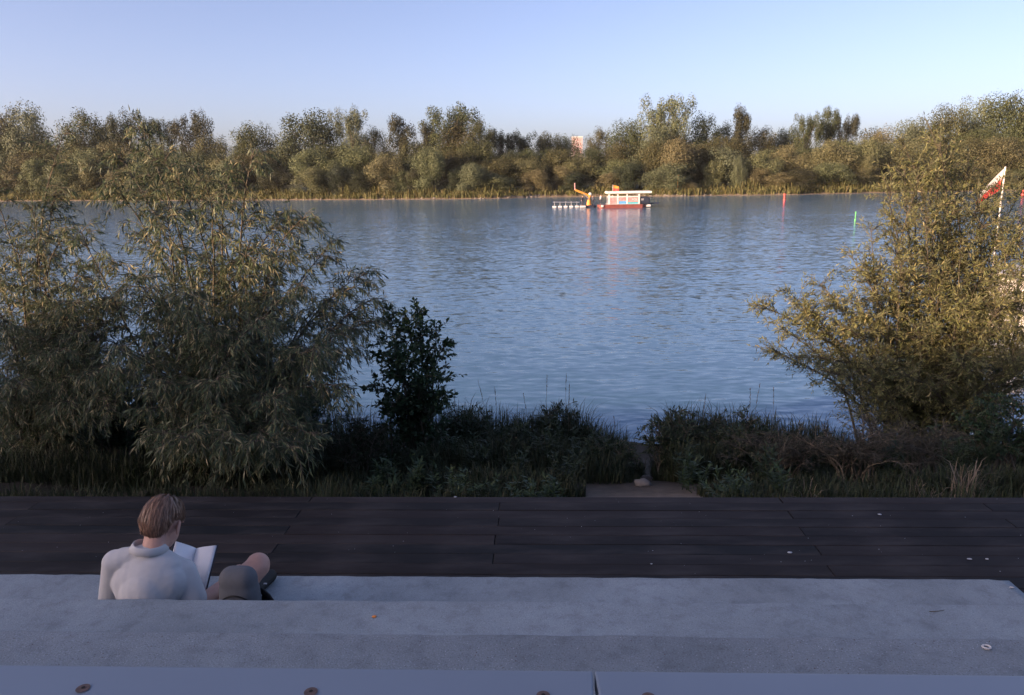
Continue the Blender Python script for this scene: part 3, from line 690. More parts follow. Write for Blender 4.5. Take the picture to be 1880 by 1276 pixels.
# named skyline trees: px, top, width, metres behind the waterline, crown, tone, label
SKY = [
 (15, 207, 100, 34, 'vase', 'far_a', 'dark open-topped tree at the far-left end of the opposite skyline'),
 (72, 205, 110, 26, 'broad', 'far_b', 'broad yellow-olive tree beside the dark open-topped one across the river'),
 (165, 210, 105, 30, 'broad', 'far_a', 'dark domed tree between the yellow-olive tree and the spiky pair'),
 (205, 232, 90, 44, 'broad', 'far_a', 'lower dark tree tucked behind the domed tree on the opposite skyline'),
 (255, 206, 95, 34, 'vase', 'far_dark', 'dark spiky tree, the bigger of a pair across the river'),
 (305, 216, 60, 40, 'vase', 'far_a', 'thin spiky tree, the smaller of a pair across the river'),
 (370, 207, 90, 34, 'vase', 'far_dark', 'dark tree with layered tufts before the gap in the opposite skyline'),
 (395, 246, 80, 36, 'broad', 'far_dark', 'low dark round tree at the gap in the opposite skyline'),
 (470, 232, 100, 34, 'broad', 'far_a', 'brownish round tree just after the gap in the opposite skyline'),
 (575, 211, 150, 36, 'broad', 'far_a', 'widest domed tree on the opposite skyline'),
 (652, 201, 80, 38, 'vase', 'far_b', 'pale airy tree standing above its neighbours, right of the widest dome'),
 (690, 240, 70, 46, 'broad', 'far_a', 'bluish low tree behind the pale airy tree'),
 (742, 213, 82, 34, 'column', 'far_dark', 'compact dark tree between the pale airy tree and the fan-shaped tree'),
 (790, 232, 60, 36, 'column', 'far_dark', 'narrow dark tree against the left side of the fan-shaped tree'),
 (832, 194, 120, 36, 'vase', 'far_a', 'tall fan-shaped tree with rising limbs across the river'),
 (845, 232, 100, 33, 'broad', 'far_dark', 'dark lower tree at the foot of the fan-shaped tree'),
 (884, 224, 60, 34, 'broad', 'far_a', 'brown leafed tree leaning on the right side of the fan-shaped tree'),
 (925, 236, 70, 48, 'vase', 'far_dark', 'ragged spiky tree in the low middle of the opposite skyline'),
 (968, 243, 70, 52, 'vase', 'far_dark', 'dark ragged tree where the opposite skyline is lowest'),
 (1010, 248, 70, 50, 'broad', 'far_a', 'low tree left of the pink tower block'),
 (1040, 253, 60, 54, 'broad', 'far_dark', 'low dark tree in front of the pink tower block'),
 (1098, 241, 66, 44, 'broad', 'far_dark', 'small dark dome right of the pink tower block'),
 (1155, 226, 90, 40, 'broad', 'far_dark', 'dark round tree left of the tallest olive tree'),
 (1217, 180, 100, 36, 'vase', 'far_b', 'tallest olive tree rising behind the pontoon boat'),
 (1205, 240, 110, 30, 'broad', 'far_b', 'olive tree beneath the tallest one behind the pontoon boat'),
 (1288, 216, 80, 40, 'broad', 'far_a', 'brownish low tree right of the tallest olive tree'),
 (1355, 203, 66, 42, 'column', 'far_dark', 'lone dark oval tree between two lower brown ones'),
 (1395, 238, 70, 46, 'broad', 'far_a', 'brown low tree right of the lone dark oval tree'),
 (1475, 208, 60, 40, 'vase', 'far_a', 'brown tufted tree, first of three above the red buoy'),
 (1512, 200, 62, 44, 'column', 'far_a', 'narrow upright tree, middle of three above the red buoy'),
 (1545, 208, 48, 42, 'vase', 'far_dark', 'dark tufted tree, last of three above the red buoy'),
 (1600, 236, 100, 44, 'broad', 'far_b', 'brown olive tree left of the dark flat-topped tree'),
 (1660, 221, 80, 46, 'broad', 'far_dark', 'dark flat-topped tree left of the tall olive willow shoot'),
 (1730, 200, 90, 40, 'broad', 'far_a', 'brown olive tree directly behind the tip of the near olive willow'),
 (1775, 192, 80, 46, 'broad', 'far_b', 'olive domed tree behind the flag'),
 (1835, 178, 130, 44, 'broad', 'far_a', 'highest domed tree at the right end of the opposite bank'),
 (1900, 188, 110, 40, 'broad', 'far_a', 'domed tree ending the opposite bank beyond the flag'),
 (1690, 232, 90, 50, 'broad', 'far_a', 'low brown tree between the flat-topped tree and the right-hand rise'),
 (1440, 240, 80, 50, 'broad', 'far_a', 'low brown tree before the three tufted trees'),
 (1330, 232, 70, 52, 'broad', 'far_a', 'low brownish tree left of the lone dark oval tree'),
]
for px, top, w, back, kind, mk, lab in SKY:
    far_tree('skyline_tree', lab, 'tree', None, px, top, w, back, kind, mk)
SHORT = ['dark open-topped tree', 'yellow-olive tree', 'dark domed tree', 'tucked-in dark tree', 'bigger spiky tree', 'thin spiky tree', 'layered tufted tree', 'dark tree at the skyline gap', 'brownish tree after the gap', 'widest domed tree',
         'pale airy tree', 'bluish low tree', 'compact dark tree', 'narrow dark tree', 'fan-shaped tree', 'dark tree under the fan-shaped one', 'brown tree right of the fan-shaped one', 'ragged spiky tree', 'dark ragged tree', 'low tree left of the pink tower', 'pink tower block',
         'small dark dome by the pink tower', 'dark round tree left of the tallest', 'tallest olive tree', 'olive tree under the tallest', 'brownish tree right of the tallest', 'lone dark oval tree', 'brown tree right of the oval one', 'first of the three tufted trees', 'middle of the three tufted trees', 'last of the three tufted trees',
         'brown olive tree by the flat-topped one', 'flat-topped dark tree', 'tree behind the near olive willow tip', 'domed tree behind the flag', 'highest domed tree', 'last domed tree beyond the flag', 'low brown tree by the right-hand rise', 'low brown tree before the tufted three', 'low tree left of the oval one']
# the dense belt between the skyline trees and the water
def belt(n, x0, x1, topf, back, wr, kinds, name, label, cat, group):
    for k in range(n):
        px = x0 + (x1 - x0) * (k + rng.uniform(.1, .9)) / n
        kind, mk = kinds[int(rng.integers(len(kinds)))]
        ref = SHORT[min(range(len(SKY)), key=lambda q: abs(SKY[q][0] - px))]
        far_tree(name, label + ' below the ' + ref, cat, group, px, topf(px) + rng.uniform(-10, 14), rng.uniform(*wr), rng.uniform(*back), kind, mk)
BX = [0, 150, 300, 420, 520, 700, 850, 1000, 1100, 1230, 1400, 1500, 1650, 1750, 1880]
skyf = lambda px: np.interp(px, BX, [262, 275, 268, 282, 268, 275, 265, 276, 278, 258, 268, 262, 265, 242, 232])
midf = lambda px: np.interp(px, BX, [285, 280, 262, 300, 282, 280, 288, 282, 288, 262, 268, 262, 268, 262, 250])
lowf = lambda px: np.interp(px, BX, [300, 300, 300, 305, 300, 300, 305, 312, 310, 292, 305, 300, 300, 300, 295])
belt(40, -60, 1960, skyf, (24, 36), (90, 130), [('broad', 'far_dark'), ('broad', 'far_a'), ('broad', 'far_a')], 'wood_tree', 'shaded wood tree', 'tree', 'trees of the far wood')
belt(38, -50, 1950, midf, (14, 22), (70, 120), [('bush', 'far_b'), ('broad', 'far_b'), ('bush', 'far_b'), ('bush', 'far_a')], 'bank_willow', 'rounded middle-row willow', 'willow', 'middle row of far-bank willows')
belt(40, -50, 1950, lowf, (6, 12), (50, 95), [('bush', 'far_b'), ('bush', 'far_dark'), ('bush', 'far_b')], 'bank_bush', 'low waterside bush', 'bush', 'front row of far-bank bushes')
for px, top, w, back, mk, lab in [(425, 288, 60, 8, 'far_b', 'round golden bush seen beside the large willow shoots'), (708, 290, 95, 8, 'far_b', 'pale golden willow bush leaning over the reeds'), (790, 270, 80, 9, 'far_b', 'tall golden willow bush right of the pale leaning one'),
                             (1225, 300, 90, 5, 'far_b', 'bright olive bush on the point behind the pontoon boat'), (1240, 255, 100, 12, 'far_b', 'big golden willow above the point behind the boat'), (1355, 290, 30, 9, 'far_b', 'slim golden bush above the dark waterside scrub'),
                             (1590, 285, 40, 9, 'far_b', 'yellow-green bush left of the near olive willow'), (1270, 335, 40, 4, 'far_b', 'small yellow-green bush on the point, right of the orange post')]:
    far_tree('bank_bush', lab, 'bush', None, px, top, w, back, 'bush', mk)
# reeds and low scrub along the waterline, beyond counting
n = 26000
px = rng.uniform(-220, 205, n); bk = rng.uniform(.5, 8, n)
keep = ~((px > -4) & (px < 30) & (rng.random(n) < .55)); px, bk = px[keep], bk[keep]; n = len(px)
Ys = np.array([shoreY(x) for x in px]) + bk
Zs = np.array([groundZ(x, y) for x, y in zip(px, Ys)])
cl = np.array([.5 + .9 * max(0, .5 + mnoise.noise((x * .16, y * .3, 3))) for x, y in zip(px, Ys)])
V, Q, T = blades(np.stack([px, Ys, Zs], 1), cl * rng.uniform(.9, 2.3, n) * np.where(bk > 5, 1.25, .8), rng.uniform(.1, .5, n), rng.uniform(.12, .35, n))
tag(link('far_reeds', npmesh('far_reeds', V, Q, T), M['reed']), 'yellow-green reeds fringing the far waterline', 'reeds', kind='stuff')
n = 0
SV, ST = [], []
for k in range(160):
    x = random.choice([random.uniform(-80, 5), random.uniform(24, 48), random.uniform(-10, 0)]); yy = shoreY(x) + random.uniform(.2, 2.2); s = random.uniform(.12, .42)
    bm = bmesh.new(); bmesh.ops.create_icosphere(bm, subdivisions=1, radius=s)
    o = len(SV)
    for v in bm.verts: SV.append((x + v.co.x * 1.5, yy + v.co.y, groundZ(x, yy) + .04 + v.co.z * .6 * random.uniform(.8, 1.2)))
    bm.verts.index_update()
    for f in bm.faces: ST.append([o + v.index for v in f.verts])
    bm.free()
tag(link('shore_stones', npmesh('shore_stones', SV, None, ST), M['rock']), 'pale stones scattered along the far waterline', 'stones', kind='stuff')
# distant pink tower block
p = atY(1060, 252, 620); tw = tag(empty('tower_block', (p.x, 620, -1)), 'pink tower block peeping over the far trees', 'building')
link('wall', box_me('wall', -4.2, 4.2, 0, 14, 0, p.z + 1), M['pinkwall'], tw)
link('roof', box_me('roof', -4.4, 4.4, -.2, 14.2, p.z + 1, p.z + 1.6), M['white'], tw)
fb = box_me('window', -.6, .6, -.05, .02, 0, 1.5)
for i in range(3):
    for j in range(4): link('window', fb, M['pink'], tw, (-2.6 + i * 2.6, -.02, p.z - 1.8 - j * 3))
# ------------------------------------------------------------------ boats and marks on the river
def part(name, me, mat, root, loc=(0, 0, 0), rot=None):
    o = link(name, me, mat, root, loc)
    if rot: o.rotation_euler = rot
    return o
def bar_me(name, p, q, r=.05, sides=8):
    return tube_me(name, [(np.array([p, q], float), r)], sides, smooth=False)
def cyl_me(name, r0, r1, h, seg=14):
    bm = bmesh.new(); bmesh.ops.create_cone(bm, cap_ends=True, segments=seg, radius1=r0, radius2=r1, depth=h)
    for v in bm.verts: v.co.z += h / 2
    return bm_mesh(name, bm)
def text_me(s, size):
    cu = bpy.data.curves.new('lettering', 'FONT'); cu.body = s; cu.size = size; cu.extrude = .004
    t = bpy.data.objects.new('tmp', cu); COL.objects.link(t)
    dg = bpy.context.evaluated_depsgraph_get(); me = bpy.data.meshes.new_from_object(t.evaluated_get(dg))
    bpy.data.objects.remove(t); return me
# -- pontoon boat with a canopy (origin at the waterline, middle of the cabin)
bp = atZ(1150, 381, WZ); S = bp.y / 1357.8                      # metres per photo pixel there
boat = tag(empty('pontoon_boat', (bp.x, bp.y, WZ), R(2)), 'pontoon boat with white canopy and picture-covered sides on a red-brown hull', 'boat')
def X(px): return (px - 1150) * S
def Z(py): return (381 - py) * S
def hull_me(x0, x1, h, w, rake0=.5, rake1=.6):
    bm = bmesh.new(); xs_ = [x0, x0 + rake0, x1 - rake1, x1]
    sec = []
    for i, x in enumerate(xs_):
        k = .72 if i in (0, 3) else 1; zb = -.25 if i in (1, 2) else .12
        sec.append([bm.verts.new((x, -w * k, h)), bm.verts.new((x, -w * k * .92, zb)), bm.verts.new((x, w * k * .92, zb)), bm.verts.new((x, w * k, h))])
    for a, b_ in zip(sec[:-1], sec[1:]):
        for j in range(4): bm.faces.new([a[j], a[(j + 1) % 4], b_[(j + 1) % 4], b_[j]])
    bm.faces.new(sec[0]); bm.faces.new(sec[3][::-1]); bmesh.ops.recalc_face_normals(bm, faces=bm.faces)
    return bm_mesh('hull', bm)
part('hull', hull_me(X(1099), X(1182), .62, 1.7), M['hull'], boat)
part('deck', box_me('deck', X(1101), X(1180), -1.6, 1.6, .62, .68), M['navy'], boat)
part('canopy', box_me('canopy', X(1113), X(1192), -1.9, 1.9, Z(356), Z(352), bevel=.08, seg=2), M['white'], boat)
part('cabin_wall', box_me('cabin_wall', X(1116), X(1171), 1.45, 1.5, .68, Z(361)), M['white'], boat)
part('cabin_floor', box_me('cabin_floor', X(1114), X(1171), -1.52, 1.45, .68, .74), M['white'], boat)
for x0, x1 in [(1115, 1118.5), (1131, 1133.5), (1147.5, 1150), (1168.5, 1171.5)]:
    part('post', box_me('post', X(x0), X(x1), -1.6, -1.5, .68, Z(357)), M['white'], boat)
part('top_rail', box_me('top_rail', X(1115), X(1171), -1.595, -1.505, Z(362.2), Z(360.5)), M['white'], boat)
part('bottom_rail', box_me('bottom_rail', X(1115), X(1171), -1.595, -1.505, .74, Z(376)), M['white'], boat)
for x0, x1, zt, zb, m_ in [(1118.5, 1131, 362.2, 376, 'pink'), (1133.5, 1147.5, 369, 376, 'blue'), (1133.5, 1147.5, 362.2, 369, 'pink'), (1150, 1168.5, 371, 376, 'teal'), (1150, 1168.5, 362.2, 371, 'pink')]:
    part('side_panel', box_me('side_panel', X(x0) + .003, X(x1) - .003, -1.56, -1.54, Z(zb) + .003, Z(zt) - .003), M[m_], boat)
part('lettering', text_me('POL', .62), M['white'], boat, (X(1157), -1.575, Z(368.6)), (R(90), 0, 0))
part('stern_cover', box_me('stern_cover', X(1172), X(1190), -1.4, 1.4, .68, Z(362), bevel=.25, seg=2), M['navy'], boat)
part('lettering', text_me('ER', .5), M['white'], boat, (X(1173.5), -1.415, Z(368.3)), (R(90), 0, 0))
part('float_tank', box_me('float_tank', X(1183), X(1192), -1.2, 1.2, .1, .55, bevel=.1), M['white'], boat)
part('tail_ramp', box_me('tail_ramp', X(1192), X(1208), -.7, .7, .35, .55), M['navy'], boat, rot=(0, R(-3), 0))
part('fender', box_me('fender', X(1102.5), X(1107), -1.9, -1.72, .2, .6, bevel=.06), M['white'], boat)
part('flag_pole', bar_me('flag_pole', (X(1124), -1, Z(351)), (X(1124), -1, Z(340.5)), .04), M['white'], boat)
def flag_me(pts_w, h, cols, nx=10):
    me_v, me_q = [], []
    for i in range(nx + 1):
        t = i / nx
        for j in range(5): me_v.append((t * pts_w, .12 * math.sin(t * 5) * pts_w * .4, -j / 4 * h * (1 - .35 * t) - t * h * .25))
    for i in range(nx):
        for j in range(4): me_q.append((i * 5 + j, i * 5 + j + 1, (i + 1) * 5 + j + 1, (i + 1) * 5 + j))
    me = npmesh('flag', me_v, me_q, smooth=True)
    for c in cols: me.materials.append(c)
    for k, p_ in enumerate(me.polygons): p_.material_index = 0 if (k % 4) < 2 else 1
    return me
part('flag', flag_me(1.1, 1.15, [M['orange'], M['red']]), None, boat, (X(1124), -1, Z(341)))
# -- excavator barge
eb = tag(empty('excavator_barge', (bp.x + X(1080), bp.y + 2.5, WZ)), 'small work barge with an orange excavator arm beside the pontoon boat', 'barge')
def X2(px): return (px - 1080) * S
part('hull', hull_me(X2(1068), X2(1097), .45, 1.2, .4, .4), M['navy'], eb)
part('bow_float', box_me('bow_float', X2(1067), X2(1078), -1.5, -1.2, .05, .4, bevel=.08), M['white'], eb)
part('slewing_base', cyl_me('slewing_base', .5, .35, 1.0), M['orange'], eb, (X2(1084.5), 0, .45))
part('mast', bar_me('mast', (X2(1084.5), 0, 1.2), (X2(1085.5), 0, Z(360)), .22), M['orange'], eb)
part('boom', bar_me('boom', (X2(1087), 0, Z(360.5)), (X2(1059), 0, Z(349)), .2), M['orange'], eb)
part('dipper_arm', bar_me('dipper_arm', (X2(1059), 0, Z(349)), (X2(1058.5), 0, Z(337)), .13), M['pink'], eb)
bm = bmesh.new(); bmesh.ops.create_icosphere(bm, subdivisions=2, radius=.32)
part('lamp', bm_mesh('lamp', bm, True), M['white'], eb, (X2(1086.5), 0, Z(357)))
part('cylinder', bar_me('cylinder', (X2(1085), -.3, 1.5), (X2(1074), -.15, Z(355.5)), .07), M['metal'], eb)
# -- floating pipe line
pp = tag(empty('floating_pipe', (bp.x + X(1045), bp.y + 6, WZ)), 'thin floating pipe carried by small white floats left of the excavator barge', 'pipe')
part('pipe', bar_me('pipe', (-26 * S, 0, 1.0), (24 * S, 0, .9), .08), M['metal'], pp)
for k in range(5):
    fx = (-23 + k * 10.5) * S
    f_ = part('float', box_me('float', -.38, .38, -.3, .3, -.05, .24, bevel=.1, seg=2), M['white'], pp, (fx, 0, 0))
    part('bracket', bar_me('bracket', (fx, 0, .2), (fx, 0, 1.1), .04), M['metal'], pp)
# -- navigation marks
def buoy(label, p, h, mat, r, kind):
    o = tag(empty('buoy', p), label, 'buoy')
    part('float_body', cyl_me('float_body', r * 1.25, r, h * .35), mat, o, (0, 0, -.15))
    part('mast', cyl_me('mast', r * .75, r * .6, h * .45), mat, o, (0, 0, h * .3))
    part('topmark', cyl_me('topmark', r * .95, r * .9, h * .2), mat, o, (0, 0, h * .76))
    return o
p = atZ(1440, 368, WZ); buoy('red can buoy floating near the far bank', p, 1.5, M['red'], .25, 0)
p = atZ(1570, 405, WZ); buoy('slim green spar buoy floating left of the near olive willow', p, 1.15, M['green'], .10, 1)
p = atZ(1878, 358, WZ); buoy('red buoy just beyond the flag of the moored boat', p, 1.2, M['red'], .38, 2)
p = atY(1244, 345, shoreY(38) + 5)
post = tag(empty('marker_post', (p.x, p.y, groundZ(p.x, p.y))), 'orange marker post standing on the point behind the boat', 'post')
zt = atY(1244, 321, p.y).z - groundZ(p.x, p.y)
part('post', bar_me('post', (0, 0, -.2), (0, 0, zt), .16), M['orange'], post); part('board', box_me('board', -.3, .3, -.22, -.17, zt - 1.3, zt), M['orange'], post)
# -- moored white cabin boat behind the olive willow
mp = atZ(1845, 590, WZ)
mb = tag(empty('cabin_boat', (mp.x + .4, mp.y, WZ), R(62)), 'white cabin boat moored behind the olive willow, flag at its stern', 'boat')
bm = bmesh.new(); secs = []
for t in np.linspace(0, 1, 9):
    x = -3.4 + 7.2 * t; w = 1.25 * (1 - max(0, (t - .45) / .55) ** 2.2) + .02; h = .95 + .35 * t * t; k = .55 + .3 * (1 - t)
    secs.append([bm.verts.new((x, -w, h)), bm.verts.new((x, -w * .9, .3)), bm.verts.new((x, -w * k, -.3)), bm.verts.new((x, w * k, -.3)), bm.verts.new((x, w * .9, .3)), bm.verts.new((x, w, h))])
for a, b_ in zip(secs[:-1], secs[1:]):
    for j in range(6): bm.faces.new([a[j], a[(j + 1) % 6], b_[(j + 1) % 6], b_[j]])
bm.faces.new(secs[0]); bm.faces.new(secs[-1][::-1]); bmesh.ops.recalc_face_normals(bm, faces=bm.faces)
part('hull', bm_mesh('hull', bm), M['white'], mb)
part('rub_rail', box_me('rub_rail', -3.45, 1.2, -1.30, 1.30, .80, .90, bevel=.03), M['navy'], mb)
part('cabin', box_me('cabin', -1.3, 1.8, -.85, .85, .98, 2.0, bevel=.18, seg=3), M['white'], mb)
part('roof', box_me('roof', -1.9, 1.5, -.95, .95, 2.02, 2.12, bevel=.04), M['white'], mb)
for s in (-1, 1):
    for x in (-.9, .05, .95):
        part('window', box_me('window', x - .35, x + .35, s * .856 - .01, s * .856 + .01, 1.45, 1.85, bevel=.008), M['glass_dark'], mb)
part('windscreen', box_me('windscreen', 1.79, 1.83, -.6, .6, 1.45, 1.85, bevel=.008), M['glass_dark'], mb)
for x in (-3.2, -2.4, -1.6):
    part('stanchion', bar_me('stanchion', (x, -1.15, .95), (x, -1.15, 1.75), .025), M['metal'], mb)
part('rail', bar_me('rail', (-3.2, -1.15, 1.75), (-1.6, -1.15, 1.75), .025), M['metal'], mb)
part('fender', cyl_me('fender', .13, .13, .5), M['white'], mb, (-2.2, -1.42, .25)); part('fender', cyl_me('fender', .13, .13, .5), M['white'], mb, (.2, -1.42, .25))
# flag on its own tilted staff at the near end of the boat
f0 = atY(1829, 446, mp.y - 2.2); f1 = atY(1846, 306, mp.y - 2.2)
fl = tag(empty('flagstaff', f0), 'pale flagstaff with a white and red flag on the moored boat', 'flag')
part('staff', bar_me('staff', (0, 0, -2.2), tuple(f1 - f0), .028), M['white'], fl)
bm = bmesh.new(); grid = []
for i in range(9):
    t = i / 8; row = []
    for j in range(9):
        s = j / 8
        x = -(t * .82) - .05 * s + .015 * math.sin(t * 6 + s) ; z = -s * (.78 - .45 * t) - t * .95
        row.append(bm.verts.new((x, .06 * math.sin(t * 5 + s * 1.5), z)))
    grid.append(row)
for i in range(8):
    for j in range(8):
        f = bm.faces.new([grid[i][j], grid[i + 1][j], grid[i + 1][j + 1], grid[i][j + 1]]); f.material_index = 0 if j < 4 else 1
fm = bm_mesh('flag_cloth', bm, True); fm.materials.append(M['white']); fm.materials.append(M['red'])
part('flag_cloth', fm, None, fl, tuple(f1 - f0 + Vector((-.03, 0, -.05))))

# ------------------------------------------------------------------ bodies: lofted pieces fused into one skin
def fuse(name, prims, voxel, smooth=4, extra=None):
    """prims: ('e', centre, radii, matrix3 or None) or ('c', p, q, r0, r1): one continuous surface"""
    bm = bmesh.new()
    for pr in prims:
        if pr[0] == 'e':
            r = bmesh.ops.create_icosphere(bm, subdivisions=3, radius=1)
            Mx = pr[3] if len(pr) > 3 and pr[3] is not None else Matrix.Identity(3)
            for v in r['verts']: v.co = Vector(pr[1]) + Mx @ Vector((v.co.x * pr[2][0], v.co.y * pr[2][1], v.co.z * pr[2][2]))
        else:
            p_, q_, r0, r1 = Vector(pr[1]), Vector(pr[2]), pr[3], pr[4]
            d = (q_ - p_); L = d.length; rot = d.to_track_quat('Z', 'Y').to_matrix()
            r = bmesh.ops.create_icosphere(bm, subdivisions=3, radius=1)
            for v in r['verts']:
                up = v.co.z >= 0; rad = r1 if up else r0
                v.co = p_ + rot @ Vector((v.co.x * rad, v.co.y * rad, v.co.z * rad + (L if up else 0)))
    me = bpy.data.meshes.new(name); bm.to_mesh(me); bm.free()
    o = bpy.data.objects.new('tmp', me); COL.objects.link(o)
    md = o.modifiers.new('r', 'REMESH'); md.mode = 'VOXEL'; md.voxel_size = voxel
    sm = o.modifiers.new('s', 'SMOOTH'); sm.factor = .5; sm.iterations = smooth
    dg = bpy.context.evaluated_depsgraph_get(); out = bpy.data.meshes.new_from_object(o.evaluated_get(dg))
    bpy.data.objects.remove(o); bpy.data.meshes.remove(me)
    out.name = name
    if extra:
        for v in out.vertices: v.co = extra(v.co.copy(), v.normal.copy())
    for p_ in out.polygons: p_.use_smooth = True
    return out
def small_person(label, loc, rz, top, legs, sit=False):
    o = tag(empty('person', loc, rz), label, 'person')
    pr = [('e', (0, 0, 1.58), (.09, .11, .13)), ('c', (0, 0, 1.3), (0, 0, 1.48), .07, .06), ('c', (0, 0, .95), (0, 0, 1.3), .16, .19), ('c', (-.2, 0, 1.36), (-.27, .05, 1.05), .065, .05), ('c', (-.27, .05, 1.05), (-.22, .22, .85), .05, .04),
          ('c', (.2, 0, 1.36), (.27, .05, 1.05), .065, .05), ('c', (.27, .05, 1.05), (.2, .25, .9), .05, .04), ('c', (-.09, 0, .9), (-.1, .02, .5), .1, .07), ('c', (-.1, .02, .5), (-.11, 0, .06), .065, .045), ('c', (.09, 0, .9), (.1, .03, .5), .1, .07), ('c', (.1, .03, .5), (.11, 0, .06), .065, .045),
          ('e', (-.11, .06, .04), (.05, .12, .04)), ('e', (.11, .06, .04), (.05, .12, .04))]
    link('body', fuse('body', pr, .03, 2), M['skin'], o)
    link('top', fuse('top', [('c', (0, 0, .95), (0, 0, 1.3), .19, .215), ('c', (-.2, 0, 1.36), (-.27, .05, 1.08), .09, .075), ('c', (.2, 0, 1.36), (.27, .05, 1.08), .09, .075)], .03, 1), M[top], o)
    link('trousers', fuse('trousers', [('e', (0, 0, .93), (.2, .15, .12)), ('c', (-.09, 0, .9), (-.1, .02, .5), .125, .1), ('c', (-.1, .02, .5), (-.11, 0, .12), .1, .08), ('c', (.09, 0, .9), (.1, .03, .5), .125, .1), ('c', (.1, .03, .5), (.11, 0, .12), .1, .08)], .03, 1), M[legs], o)
    return o
small_person('person in dark clothes standing at the left end of the excavator barge', (bp.x + X(1072.5), bp.y + 2.3, WZ + .45), 1.2, 'navy', 'navy')
small_person('person in dark clothes standing behind the orange mast on the barge', (bp.x + X(1091.5), bp.y + 2.6, WZ + .45), -1.2, 'navy', 'navy')
small_person('person in a white top at the open front of the pontoon boat', (bp.x + X(1104.5), bp.y + .4, WZ + .68), 1.5, 'white', 'navy')
small_person('person in a pale shirt under the canopy of the pontoon boat', (bp.x + X(1125), bp.y - .2, WZ + .75), 2.8, 'shirt', 'navy')
# ------------------------------------------------------------------ the reader
V3 = Vector
seat = .45
P_ = dict(hipR=V3((-1.56, 2.80, .56)), hipL=V3((-1.74, 2.80, .56)), pel=V3((-1.65, 2.79, .57)), waist=V3((-1.655, 2.765, .69)), chest=V3((-1.668, 2.785, .815)),
          shR=V3((-1.548, 2.835, .838)), shL=V3((-1.815, 2.80, .905)), neck=V3((-1.662, 2.825, .965)), head=V3((-1.650, 2.915, 1.040)),
          elR=V3((-1.490, 2.80, .700)), wrR=V3((-1.395, 2.985, .735)), elL=V3((-1.875, 2.83, .675)), wrL=V3((-1.70, 3.02, .665)),
          knR=V3((-1.322, 3.07, .735)), anR=V3((-1.46, 3.24, .52)), knL=V3((-1.93, 3.08, .72)), anL=V3((-1.84, 3.27, .52)))
yaw, pit, rol = R(-8), R(-27), R(5)
HM = (Matrix.Rotation(yaw, 3, 'Z') @ Matrix.Rotation(rol, 3, 'Y') @ Matrix.Rotation(pit, 3, 'X'))   # head: x right, y face, z up
def hd(x, y, z): return P_['head'] + HM @ V3((x, y, z))
person = tag(empty('person', (-1.65, 2.79, seat)), 'seated person in a pale short-sleeved shirt reading an open book', 'person')
O = V3((-1.65, 2.79, seat))
def loc(me):
    for v in me.vertices: v.co -= O
    return me
pr = [('e', hd(0, -.012, .018), (.072, .092, .088), HM), ('e', hd(0, .030, -.045), (.058, .062, .075), HM), ('e', hd(0, .052, -.088), (.034, .034, .030), HM),
      ('c', hd(0, .092, -.012), hd(0, .108, -.040), .008, .013), ('e', hd(0, .088, -.070), (.022, .010, .008), HM), ('e', hd(-.030, .080, .004), (.020, .010, .008), HM), ('e', hd(.030, .080, .004), (.020, .010, .008), HM),
      ('c', P_['neck'] + V3((.004, -.02, -.05)), hd(0, -.022, -.055), .056, .050),
      ('e', P_['chest'], (.135, .085, .11)), ('e', P_['chest'] + V3((.01, 0, .05)), (.13, .06, .05)), ('c', P_['pel'], P_['chest'], .105, .10), ('e', P_['pel'], (.155, .105, .105)),
      ('c', P_['neck'] + V3((0, 0, -.03)), P_['shR'], .034, .036), ('c', P_['neck'] + V3((0, 0, -.03)), P_['shL'], .034, .036)]
for s in ('R', 'L'):
    pr += [('c', P_['sh' + s], P_['el' + s], .044, .036), ('c', P_['el' + s], P_['wr' + s], .036, .024),
           ('c', P_['hip' + s], P_['kn' + s], .078, .056), ('c', P_['kn' + s], P_['an' + s], .054, .036), ('e', P_['kn' + s] + V3((0, .008, .006)), (.055, .055, .055))]
    k = 1 if s == 'R' else -1
    pr += [('e', hd(k * .082, -.012, -.016), (.008, .021, .034), HM @ Matrix.Rotation(R(k * 30), 3, 'Z'))]
    an = P_['an' + s]; toe = an + V3((.05 * k, .19, -.035))
    pr += [('c', an + V3((0, -.02, -.02)), toe, .036, .024)]
# hands: palm and five separate, bent fingers
def hand(w, d, up, side):
    d = d.normalized(); sd = d.cross(up).normalized() * side; up = sd.cross(d).normalized() * side
    palm = w + d * .045
    rot = Matrix((sd, d, up)).transposed()
    out = [('e', palm, (.040, .050, .015), rot)]
    for i, (o, l) in enumerate(((-.030, .068), (-.010, .076), (.010, .072), (.029, .056))):
        a = w + d * .085 + sd * o; b = a + d * l * .5 - up * .010; c = b + d * l * .32 - up * .024
        out += [('c', a - d * .02, b, .0088, .0080), ('c', b, c, .0080, .0068)]
    a = w + d * .03 - sd * .036; b = a + d * .035 - sd * .022 - up * .006; c = b + d * .028 - sd * .004 - up * .008
    out += [('c', a, b, .0115, .0095), ('c', b, c, .0095, .008)]
    return out
pr += hand(P_['wrR'], V3((.35, .8, .02)), V3((0, -.1, 1)), 1)
pr += hand(P_['wrL'], V3((.5, .75, .35)), V3((-.3, -.6, .7)), -1)
link('body', loc(fuse('body', pr, .0055, 5)), M['skin'], person)
for k in (-1, 1):
    bm = bmesh.new(); bmesh.ops.create_icosphere(bm, subdivisions=2, radius=.0085)
    link('eye', bm_mesh('eye', bm, True), M['eye'], person, hd(k * .030, .066, -.008) - O)
